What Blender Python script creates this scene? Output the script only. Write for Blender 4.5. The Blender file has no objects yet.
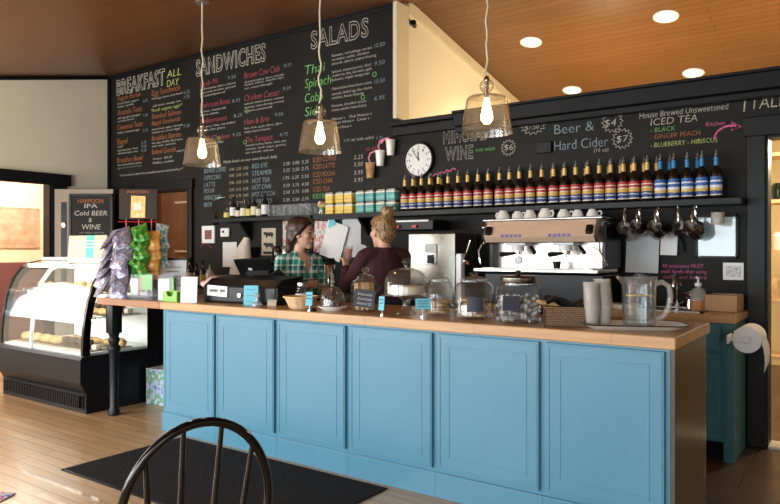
import bpy, bmesh, math, random
from mathutils import Vector, Matrix
random.seed(7)
SC = bpy.context.scene
COL = SC.collection
TEXT = [
('BREAKFAST', -8.07, 3.36, -7.06, 0.164, 'w', 1),
('ALL', -7.02, 3.43, -6.75, 0.092, 'y', 0),
('DAY', -7.02, 3.32, -6.79, 0.085, 'y', 0),
('Yogurt Parfait', -8.06, 3.28, -7.55, 0.065, 'o', 0),
('fresh fruit, yogurt', -8.05, 3.23, -7.59, 0.029, 'w', 0),
('honey + granola', -8.05, 3.19, -7.7, 0.029, 'w', 0),
('8.75', -7.5, 3.19, -7.4, 0.038, 'b', 0),
('Avocado Toast', -8.05, 3.09, -7.53, 0.078, 'o', 0),
('with egg, salt, and pepper', -8.05, 3.04, -7.55, 0.029, 'w', 0),
('on local bread', -8.05, 3.0, -7.7, 0.029, 'w', 0),
('7.50', -7.5, 3.01, -7.4, 0.038, 'b', 0),
('Cinnamon Toast', -8.05, 2.9, -7.51, 0.072, 'o', 0),
('butter, cinnamon sugar', -8.05, 2.85, -7.57, 0.029, 'w', 0),
('5.75', -7.5, 2.82, -7.4, 0.038, 'b', 0),
('Bagel', -8.06, 2.71, -7.83, 0.079, 'o', 0),
('plain', -8.05, 2.67, -7.94, 0.026, 'w', 0),
('with cream cheese + butter', -8.05, 2.62, -7.61, 0.029, 'w', 0),
('with lox and capers, onion', -8.05, 2.58, -7.61, 0.029, 'w', 0),
('2.75', -7.54, 2.67, -7.43, 0.038, 'b', 0),
('3.50', -7.54, 2.62, -7.43, 0.038, 'b', 0),
('4.25', -7.54, 2.57, -7.43, 0.038, 'b', 0),
('Breakfast Bowl', -8.06, 2.47, -7.51, 0.072, 'o', 0),
('rice, sweet potatoes, greens', -8.05, 2.43, -7.53, 0.029, 'w', 0),
('eggs and avocado, hot sauce', -8.05, 2.39, -7.53, 0.029, 'd', 0),
('* all our bread is made here, naturally leavened, with local flour *', -8.0, 2.29, -6.72, 0.029, 'w', 0),
('Egg Sandwich', -7.32, 3.25, -6.77, 0.075, 'o', 0),
('Fried egg, cheese, local bread', -7.32, 3.2, -6.73, 0.027, 'w', 0),
('add: bacon, sausage, ham', -7.3, 3.11, -6.75, 0.027, 'w', 0),
('6.25', -6.7, 3.19, -6.59, 0.041, 'b', 0),
('7.75', -6.7, 3.13, -6.59, 0.041, 'b', 0),
('*local organic eggs*', -7.33, 3.05, -6.73, 0.04, 'y', 0),
('Smoked Salmon', -7.32, 2.96, -6.75, 0.069, 'o', 0),
('Bagel Sandwich', -7.32, 2.88, -6.77, 0.062, 'o', 0),
('cream cheese, capers, red onion', -7.32, 2.82, -6.72, 0.027, 'w', 0),
('tomato on a fresh bagel', -7.32, 2.78, -6.77, 0.027, 'w', 0),
('9.50', -6.7, 2.79, -6.59, 0.041, 'b', 0),
('Breakfast Burrito', -7.32, 2.69, -6.75, 0.069, 'o', 0),
('two eggs, cheddar, black beans', -7.32, 2.65, -6.72, 0.027, 'w', 0),
('with salsa, avocado', -7.32, 2.61, -6.85, 0.027, 'w', 0),
('Baked Goods', -7.32, 2.52, -6.85, 0.069, 'o', 0),
('made fresh', -6.83, 2.51, -6.64, 0.029, 'w', 0),
('Scones  $3.50', -7.3, 2.45, -6.92, 0.03, 'w', 0),
('Muffins, cookies', -7.3, 2.4, -6.89, 0.03, 'w', 0),
('SANDWICHES', -6.47, 3.37, -5.32, 0.158, 'w', 1),
('Banh Mi', -6.4, 3.23, -6.09, 0.07, 'p', 0),
('9.50', -5.92, 3.25, -5.79, 0.041, 'b', 0),
('pickled carrots, cilantro, jalapeno', -6.4, 3.19, -5.79, 0.027, 'w', 0),
('ginger pork, cucumber, spicy aioli', -6.4, 3.15, -5.79, 0.027, 'w', 0),
('on a toasted baguette roll', -6.4, 3.11, -5.97, 0.027, 'w', 0),
('Mushroom Roma', -6.4, 2.98, -5.89, 0.07, 'p', 0),
('8.75', -5.85, 2.98, -5.72, 0.04, 'b', 0),
('tomato, mozzarella', -6.4, 2.93, -5.95, 0.027, 'w', 0),
('basil on ciabatta', -6.4, 2.89, -6.08, 0.027, 'w', 0),
('Mediterranean', -6.4, 2.8, -5.94, 0.064, 'p', 0),
('8.25', -5.82, 2.81, -5.69, 0.04, 'b', 0),
('hummus, feta, cucumber', -6.4, 2.75, -5.79, 0.027, 'w', 0),
('tomato, olive, greens', -6.4, 2.71, -5.97, 0.027, 'w', 0),
('BBQ Chicken', -6.4, 2.59, -5.89, 0.064, 'p', 0),
('9.25', -5.84, 2.6, -5.71, 0.04, 'b', 0),
('slaw, pickles, cheddar', -6.4, 2.55, -5.99, 0.027, 'w', 0),
('on a brioche bun', -6.4, 2.51, -6.11, 0.027, 'w', 0),
('Brown Cow Club', -5.65, 3.22, -5.11, 0.077, 'p', 0),
('10.50', -5.05, 3.25, -4.94, 0.038, 'b', 0),
('all natural turkey, bacon, avocado', -5.65, 3.17, -5.05, 0.025, 'w', 0),
('tomato, lettuce, chipotle mayo', -5.65, 3.14, -5.05, 0.025, 'w', 0),
('on sourdough', -5.65, 3.1, -5.22, 0.025, 'w', 0),
('Chicken Caesar', -5.65, 2.97, -5.11, 0.072, 'p', 0),
('9.25', -5.06, 3.01, -4.95, 0.038, 'b', 0),
('natural chicken breast, romaine', -5.65, 2.93, -5.05, 0.025, 'w', 0),
('parmesan, caesar dressing, croutons', -5.65, 2.89, -5.05, 0.025, 'w', 0),
('wrapped in a spinach tortilla', -5.65, 2.85, -5.22, 0.025, 'w', 0),
('Ham & Brie', -5.65, 2.71, -5.27, 0.066, 'p', 0),
('9.50', -5.18, 2.75, -5.06, 0.038, 'b', 0),
('ham, brie, apple slices, dijon', -5.65, 2.66, -5.08, 0.025, 'w', 0),
('arugula, toasted on baguette', -5.65, 2.62, -5.25, 0.025, 'w', 0),
('The Tempest', -5.63, 2.51, -5.21, 0.066, 'p', 0),
('8.75', -5.11, 2.53, -4.99, 0.038, 'b', 0),
('smoked turkey, bacon, swiss, jam', -5.63, 2.47, -5.02, 0.025, 'w', 0),
('tomato, herb mayo, greens', -5.63, 2.43, -5.02, 0.025, 'w', 0),
('on whole wheat', -5.63, 2.39, -5.2, 0.025, 'w', 0),
('Made fresh on our own bread daily', -5.99, 2.31, -5.15, 0.034, 'w', 0),
('SALADS', -4.67, 3.38, -3.93, 0.148, 'w', 1),
('Thai', -4.75, 3.13, -4.48, 0.098, 'g', 0),
('Spinach', -4.75, 2.99, -4.4, 0.098, 'g', 0),
('Cobb', -4.75, 2.84, -4.51, 0.098, 'g', 0),
('Side', -4.75, 2.7, -4.52, 0.098, 'g', 0),
('Romaine, red cabbage, carrots', -4.39, 3.25, -3.89, 0.028, 'w', 0),
('cucumber, radish, edamame', -4.39, 3.21, -3.92, 0.028, 'w', 0),
('almonds, cilantro, peanut dressing', -4.39, 3.17, -3.84, 0.028, 'w', 0),
('Spinach, toasted pecans, dried', -4.39, 3.09, -3.9, 0.028, 'w', 0),
('cranberries, feta, red onion, apple', -4.39, 3.05, -3.89, 0.028, 'w', 0),
('balsamic, maple vinaigrette', -4.39, 3.01, -3.92, 0.028, 'w', 0),
('Chilled chicken breast, bacon, tomato', -4.39, 2.92, -3.89, 0.028, 'w', 0),
('avocado, boiled egg, blue cheese', -4.39, 2.87, -3.89, 0.028, 'w', 0),
('romaine, house dressing', -4.39, 2.83, -3.99, 0.028, 'w', 0),
('Romaine, shredded carrots', -4.39, 2.75, -3.96, 0.028, 'w', 0),
('tomato, cucumber, house dressing', -4.39, 2.71, -3.96, 0.028, 'w', 0),
('10.50', -3.86, 3.25, -3.74, 0.043, 'b', 0),
('9.50', -3.86, 3.08, -3.74, 0.043, 'b', 0),
('10.50', -3.86, 2.91, -3.74, 0.043, 'b', 0),
('6.95', -3.86, 2.75, -3.74, 0.043, 'b', 0),
('House v   Thai Peanut v', -4.39, 2.62, -3.89, 0.028, 'w', 0),
('Lemon Honey v   Caesar v', -4.39, 2.58, -3.92, 0.028, 'w', 0),
('Blue Cheese v', -4.36, 2.53, -4.14, 0.028, 'w', 0),
('w/ side salad', -4.14, 2.39, -3.87, 0.031, 'w', 0),
('4.95', -4.24, 2.39, -4.16, 0.03, 'b', 0),
('5.95', -3.84, 2.38, -3.76, 0.028, 'b', 0),
('BREWED COFFEE', -6.33, 2.22, -5.95, 0.056, 'c', 0),
('CAPPUCCINO', -6.33, 2.14, -6.04, 0.056, 'c', 0),
('LATTE', -6.33, 2.06, -6.13, 0.056, 'c', 0),
('MOCHA', -6.33, 1.99, -6.15, 0.056, 'c', 0),
('AMERICANO', -6.33, 1.91, -6.04, 0.056, 'c', 0),
('BREVE', -6.33, 1.83, -6.18, 0.056, 'c', 0),
('2.00  2.25  2.50', -5.9, 2.22, -5.59, 0.034, 't', 0),
('3.00  3.50  3.75', -5.9, 2.15, -5.59, 0.034, 't', 0),
('3.00  3.50  3.75', -5.9, 2.07, -5.59, 0.034, 't', 0),
('3.50  3.75  4.50', -5.9, 1.99, -5.59, 0.034, 't', 0),
('2.50  2.75  3.00', -5.9, 1.92, -5.59, 0.034, 't', 0),
('3.25  3.50', -5.9, 1.84, -5.68, 0.034, 't', 0),
('RED EYE', -5.53, 2.22, -5.29, 0.055, 'c', 0),
('STEAMER', -5.53, 2.14, -5.23, 0.055, 'c', 0),
('HOT TEA', -5.53, 2.06, -5.26, 0.055, 'c', 0),
('HOT CHAI', -5.53, 1.99, -5.24, 0.055, 'c', 0),
('HOT COCOA', -5.53, 1.91, -5.18, 0.055, 'c', 0),
('ESPRESSO', -5.53, 1.83, -5.23, 0.055, 'c', 0),
('2.50  3.00  3.25', -5.06, 2.22, -4.7, 0.036, 'w', 0),
('2.25  2.50  2.75', -5.06, 2.15, -4.7, 0.036, 'w', 0),
('1.95  2.25  2.50', -5.06, 2.07, -4.7, 0.036, 'w', 0),
('3.50  3.75  4.50', -5.06, 1.99, -4.7, 0.036, 'w', 0),
('2.50  2.75  3.00', -5.06, 1.92, -4.7, 0.036, 'w', 0),
('2.25  2.50  2.75', -5.06, 1.84, -4.7, 0.036, 'w', 0),
('ICED COFFEE', -4.64, 2.22, -4.33, 0.053, 'o', 0),
('ICED LATTE', -4.64, 2.15, -4.35, 0.053, 'o', 0),
('ICED MOCHA', -4.64, 2.07, -4.35, 0.053, 'o', 0),
('ICED CHAI', -4.64, 2.0, -4.38, 0.053, 'o', 0),
('ICED TEA', -4.64, 1.92, -4.42, 0.053, 'o', 0),
('ROOT BEER', -4.64, 1.85, -4.44, 0.053, 'g', 0),
('2.25', -4.11, 2.21, -4.0, 0.042, 'w', 0),
('3.50', -4.11, 2.14, -4.0, 0.042, 'w', 0),
('3.95', -4.11, 2.06, -4.0, 0.042, 'w', 0),
('3.95', -4.11, 1.99, -4.0, 0.042, 'w', 0),
('to go!', -3.96, 2.28, -3.82, 0.048, 'p', 0),
('MIMOSAS', -3.1, 2.27, -2.67, 0.089, 'w', 1),
('WINE', -3.08, 2.12, -2.8, 0.097, 'w', 1),
('orange', -2.62, 2.28, -2.46, 0.034, 'p', 0),
('pomegranate', -2.78, 2.35, -2.38, 0.03, 'p', 0),
('THIS WEEK', -2.78, 2.17, -2.59, 0.027, 'g', 0),
('$7.50', -2.32, 2.31, -2.2, 0.041, 'w', 0),
('$6', -2.51, 2.16, -2.43, 0.05, 'w', 0),
('Beer &', -2.07, 2.25, -1.75, 0.08, 'c', 2),
('Hard Cider', -2.07, 2.12, -1.64, 0.08, 'c', 2),
('(16 oz)', -1.75, 2.08, -1.64, 0.031, 'w', 0),
('$4', -1.67, 2.27, -1.58, 0.054, 'w', 0),
('$7', -1.58, 2.14, -1.49, 0.053, 'w', 0),
('House Brewed Unsweetened', -1.41, 2.3, -0.81, 0.048, 'w', 0),
('ICED TEA', -1.33, 2.24, -1.01, 0.052, 'w', 0),
('- BLACK', -1.33, 2.19, -1.16, 0.035, 'g', 0),
('- GINGER PEACH', -1.33, 2.14, -0.99, 0.035, 'o', 0),
('- BLUEBERRY - HIBISCUS', -1.33, 2.08, -0.88, 0.035, 'y', 0),
('Kitchen', -.955, 2.195, -.835, .032, 'k', 0),
('All employees MUST', -1.25, 1.2, -0.97, 0.029, 'k', 0),
('wash hands after using', -1.26, 1.16, -0.95, 0.029, 'k', 0),
('toilet and before', -1.24, 1.12, -0.95, 0.029, 'k', 0),
('work', -1.19, 1.07, -1.11, 0.029, 'k', 0),
('I', -0.72, 2.27, -0.7, 0.115, 't', 0),
('TALIAN SODAS', -0.675, 2.28, -0.02, 0.085, 't', 0),
]
PI = math.pi
SC.view_settings.view_transform = 'Standard'
SC.view_settings.look = 'None'
SC.view_settings.gamma = 1
SC.view_settings.use_curve_mapping = False
SC.view_settings.exposure = 0.22
SC.cycles.transparent_max_bounces = 40
SC.cycles.max_bounces = 10

# ------------------------------------------------------------------ materials
def newmat(name):
    m = bpy.data.materials.new(name); m.use_nodes = True
    nt = m.node_tree; nt.nodes.clear()
    out = nt.nodes.new('ShaderNodeOutputMaterial')
    return m, nt, out
def N(nt, t, **kw):
    n = nt.nodes.new(t)
    for k, v in kw.items():
        if k in n.inputs: n.inputs[k].default_value = v
        else: setattr(n, k, v)
    return n
def ramp(nt, stops, interp='LINEAR'):
    r = nt.nodes.new('ShaderNodeValToRGB'); r.color_ramp.interpolation = interp
    e = r.color_ramp.elements
    while len(e) > 1: e.remove(e[0])
    e[0].position = stops[0][0]; e[0].color = (*stops[0][1], 1)
    for p, c in stops[1:]:
        x = e.new(p); x.color = (*c, 1)
    return r
def pm(name, col, rough=.5, metal=0, var=.12, scale=8, stretch=(1,1,1), bump=0, spec=.5, coat=0):
    m, nt, out = newmat(name)
    tc = N(nt, 'ShaderNodeTexCoord'); mp = N(nt, 'ShaderNodeMapping'); mp.inputs['Scale'].default_value = stretch
    no = N(nt, 'ShaderNodeTexNoise'); no.inputs['Scale'].default_value = scale; no.inputs['Detail'].default_value = 4
    nt.links.new(tc.outputs['Object'], mp.inputs[0]); nt.links.new(mp.outputs[0], no.inputs['Vector'])
    lo = tuple(c*(1-var) for c in col); hi = tuple(min(1, c*(1+var)) for c in col)
    r = ramp(nt, [(.3, lo), (.7, hi)])
    nt.links.new(no.outputs['Fac'], r.inputs[0])
    b = N(nt, 'ShaderNodeBsdfPrincipled'); b.inputs['Roughness'].default_value = rough; b.inputs['Metallic'].default_value = metal
    b.inputs['Specular IOR Level'].default_value = spec; b.inputs['Coat Weight'].default_value = coat
    nt.links.new(r.outputs[0], b.inputs['Base Color'])
    if bump:
        bp = N(nt, 'ShaderNodeBump'); bp.inputs['Strength'].default_value = bump; bp.inputs['Distance'].default_value = .01
        nt.links.new(no.outputs['Fac'], bp.inputs['Height']); nt.links.new(bp.outputs[0], b.inputs['Normal'])
    nt.links.new(b.outputs[0], out.inputs[0])
    return m
def glassy(name, tint=(1,1,1), body=.03, ior=1.45):
    m, nt, out = newmat(name)
    tr = N(nt, 'ShaderNodeBsdfTransparent'); tr.inputs[0].default_value = (*tint, 1)
    gl = N(nt, 'ShaderNodeBsdfGlossy'); gl.inputs['Roughness'].default_value = .03
    df = N(nt, 'ShaderNodeBsdfDiffuse'); df.inputs[0].default_value = (*[.9*t for t in tint], 1)
    lw = N(nt, 'ShaderNodeLayerWeight'); lw.inputs[0].default_value = .5
    pw = N(nt, 'ShaderNodeMath', operation='POWER'); pw.inputs[1].default_value = 3.2
    fr = N(nt, 'ShaderNodeMath', operation='MULTIPLY_ADD'); fr.inputs[1].default_value = .75; fr.inputs[2].default_value = ((ior-1)/(ior+1))**2
    nt.links.new(lw.outputs['Facing'], pw.inputs[0]); nt.links.new(pw.outputs[0], fr.inputs[0])
    m1 = N(nt, 'ShaderNodeMixShader'); m1.inputs[0].default_value = body
    nt.links.new(tr.outputs[0], m1.inputs[1]); nt.links.new(df.outputs[0], m1.inputs[2])
    m2 = N(nt, 'ShaderNodeMixShader')
    nt.links.new(fr.outputs[0], m2.inputs[0]); nt.links.new(m1.outputs[0], m2.inputs[1]); nt.links.new(gl.outputs[0], m2.inputs[2])
    nt.links.new(m2.outputs[0], out.inputs[0])
    return m
def emit(name, col, s):
    m, nt, out = newmat(name)
    e = N(nt, 'ShaderNodeEmission'); e.inputs[0].default_value = (*col, 1); e.inputs[1].default_value = s
    nt.links.new(e.outputs[0], out.inputs[0]); return m
def planks(name, c1, c2, line, w, h, along='x', rough=.4, mortar=.006, grain=.25, tex='Object', swap=False, coat=0, bumpy=.3):
    m, nt, out = newmat(name)
    tc = N(nt, 'ShaderNodeTexCoord'); mp = N(nt, 'ShaderNodeMapping')
    if along == 'y': mp.inputs['Rotation'].default_value = (0, 0, PI/2)
    if along == 'xz': mp.inputs['Rotation'].default_value = (PI/2, 0, 0)
    if along == 'z': mp.inputs['Rotation'].default_value = (0, PI/2, 0)
    nt.links.new(tc.outputs[tex], mp.inputs[0])
    br = N(nt, 'ShaderNodeTexBrick'); br.offset = .37; br.inputs['Scale'].default_value = 1
    br.inputs['Color1'].default_value = (*c1, 1); br.inputs['Color2'].default_value = (*c2, 1); br.inputs['Mortar'].default_value = (*line, 1)
    br.inputs['Mortar Size'].default_value = mortar; br.inputs['Brick Width'].default_value = w; br.inputs['Row Height'].default_value = h
    br.inputs['Mortar Smooth'].default_value = .3
    nt.links.new(mp.outputs[0], br.inputs['Vector'])
    m2 = N(nt, 'ShaderNodeMapping'); m2.inputs['Scale'].default_value = (1.5, 25, 25)
    nt.links.new(mp.outputs[0], m2.inputs[0])
    no = N(nt, 'ShaderNodeTexNoise'); no.inputs['Scale'].default_value = 1.5; no.inputs['Detail'].default_value = 5
    nt.links.new(m2.outputs[0], no.inputs['Vector'])
    r = ramp(nt, [(.25, (1-grain,)*3), (.75, (1+0*grain,)*3)])
    nt.links.new(no.outputs['Fac'], r.inputs[0])
    mx = N(nt, 'ShaderNodeMix', data_type='RGBA', blend_type='MULTIPLY'); mx.inputs[0].default_value = 1
    nt.links.new(br.outputs['Color'], mx.inputs[6]); nt.links.new(r.outputs[0], mx.inputs[7])
    b = N(nt, 'ShaderNodeBsdfPrincipled'); b.inputs['Roughness'].default_value = rough; b.inputs['Coat Weight'].default_value = coat
    nt.links.new(mx.outputs[2], b.inputs['Base Color'])
    bp = N(nt, 'ShaderNodeBump'); bp.inputs['Strength'].default_value = bumpy; bp.inputs['Distance'].default_value = .004; bp.invert = True
    nt.links.new(br.outputs['Fac'], bp.inputs['Height']); nt.links.new(bp.outputs[0], b.inputs['Normal'])
    nt.links.new(b.outputs[0], out.inputs[0]); return m
def banded(name, stops, axis=2, rough=.45, warp=.08, scale=7, metal=0, interp='CONSTANT'):
    """printed bands along one generated axis, edges a little wavy"""
    m, nt, out = newmat(name)
    tc = N(nt, 'ShaderNodeTexCoord'); se = N(nt, 'ShaderNodeSeparateXYZ')
    nt.links.new(tc.outputs['Generated'], se.inputs[0])
    no = N(nt, 'ShaderNodeTexNoise'); no.inputs['Scale'].default_value = scale
    nt.links.new(tc.outputs['Generated'], no.inputs['Vector'])
    ma = N(nt, 'ShaderNodeMath', operation='MULTIPLY_ADD'); ma.inputs[1].default_value = warp*2
    nt.links.new(no.outputs['Fac'], ma.inputs[0]); nt.links.new(se.outputs[axis], ma.inputs[2])
    mb = N(nt, 'ShaderNodeMath', operation='SUBTRACT'); mb.inputs[1].default_value = warp
    nt.links.new(ma.outputs[0], mb.inputs[0])
    r = ramp(nt, stops, interp); nt.links.new(mb.outputs[0], r.inputs[0])
    b = N(nt, 'ShaderNodeBsdfPrincipled'); b.inputs['Roughness'].default_value = rough; b.inputs['Metallic'].default_value = metal
    nt.links.new(r.outputs[0], b.inputs['Base Color']); nt.links.new(b.outputs[0], out.inputs[0]); return m
def blotchy(name, cols, scale=12, rough=.5, stretch=(1,1,1), tex='Generated', metal=0):
    m, nt, out = newmat(name)
    tc = N(nt, 'ShaderNodeTexCoord'); mp = N(nt, 'ShaderNodeMapping'); mp.inputs['Scale'].default_value = stretch
    no = N(nt, 'ShaderNodeTexNoise'); no.inputs['Scale'].default_value = scale; no.inputs['Detail'].default_value = 3
    nt.links.new(tc.outputs[tex], mp.inputs[0]); nt.links.new(mp.outputs[0], no.inputs['Vector'])
    n = len(cols); r = ramp(nt, [(.3+.4*i/max(1, n-1), c) for i, c in enumerate(cols)])
    nt.links.new(no.outputs['Fac'], r.inputs[0])
    b = N(nt, 'ShaderNodeBsdfPrincipled'); b.inputs['Roughness'].default_value = rough; b.inputs['Metallic'].default_value = metal
    nt.links.new(r.outputs[0], b.inputs['Base Color']); nt.links.new(b.outputs[0], out.inputs[0]); return m
def plaid(name):
    m, nt, out = newmat(name)
    tc = N(nt, 'ShaderNodeTexCoord'); se = N(nt, 'ShaderNodeSeparateXYZ'); nt.links.new(tc.outputs['Object'], se.inputs[0])
    def stripes(sock, freq, ph, cols):
        a = N(nt, 'ShaderNodeMath', operation='MULTIPLY_ADD'); a.inputs[1].default_value = freq; a.inputs[2].default_value = ph
        nt.links.new(sock, a.inputs[0])
        f = N(nt, 'ShaderNodeMath', operation='FRACT'); nt.links.new(a.outputs[0], f.inputs[0])
        r = ramp(nt, cols, 'CONSTANT'); nt.links.new(f.outputs[0], r.inputs[0]); return r
    add = N(nt, 'ShaderNodeMath', operation='ADD')
    nt.links.new(se.outputs[0], add.inputs[0]); nt.links.new(se.outputs[1], add.inputs[1])
    cc = [(0, (.02,.34,.27)), (.36, (.95,.98,.96)), (.56, (.04,.40,.33)), (.70, (.01,.03,.06)), (.88, (.55,.8,.76))]
    r1 = stripes(se.outputs[2], 9, .1, cc); r2 = stripes(add.outputs[0], 8, .3, cc)
    mx = N(nt, 'ShaderNodeMix', data_type='RGBA'); mx.inputs[0].default_value = .5
    nt.links.new(r1.outputs[0], mx.inputs[6]); nt.links.new(r2.outputs[0], mx.inputs[7])
    b = N(nt, 'ShaderNodeBsdfPrincipled'); b.inputs['Roughness'].default_value = .85
    nt.links.new(mx.outputs[2], b.inputs['Base Color']); nt.links.new(b.outputs[0], out.inputs[0]); return m

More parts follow.
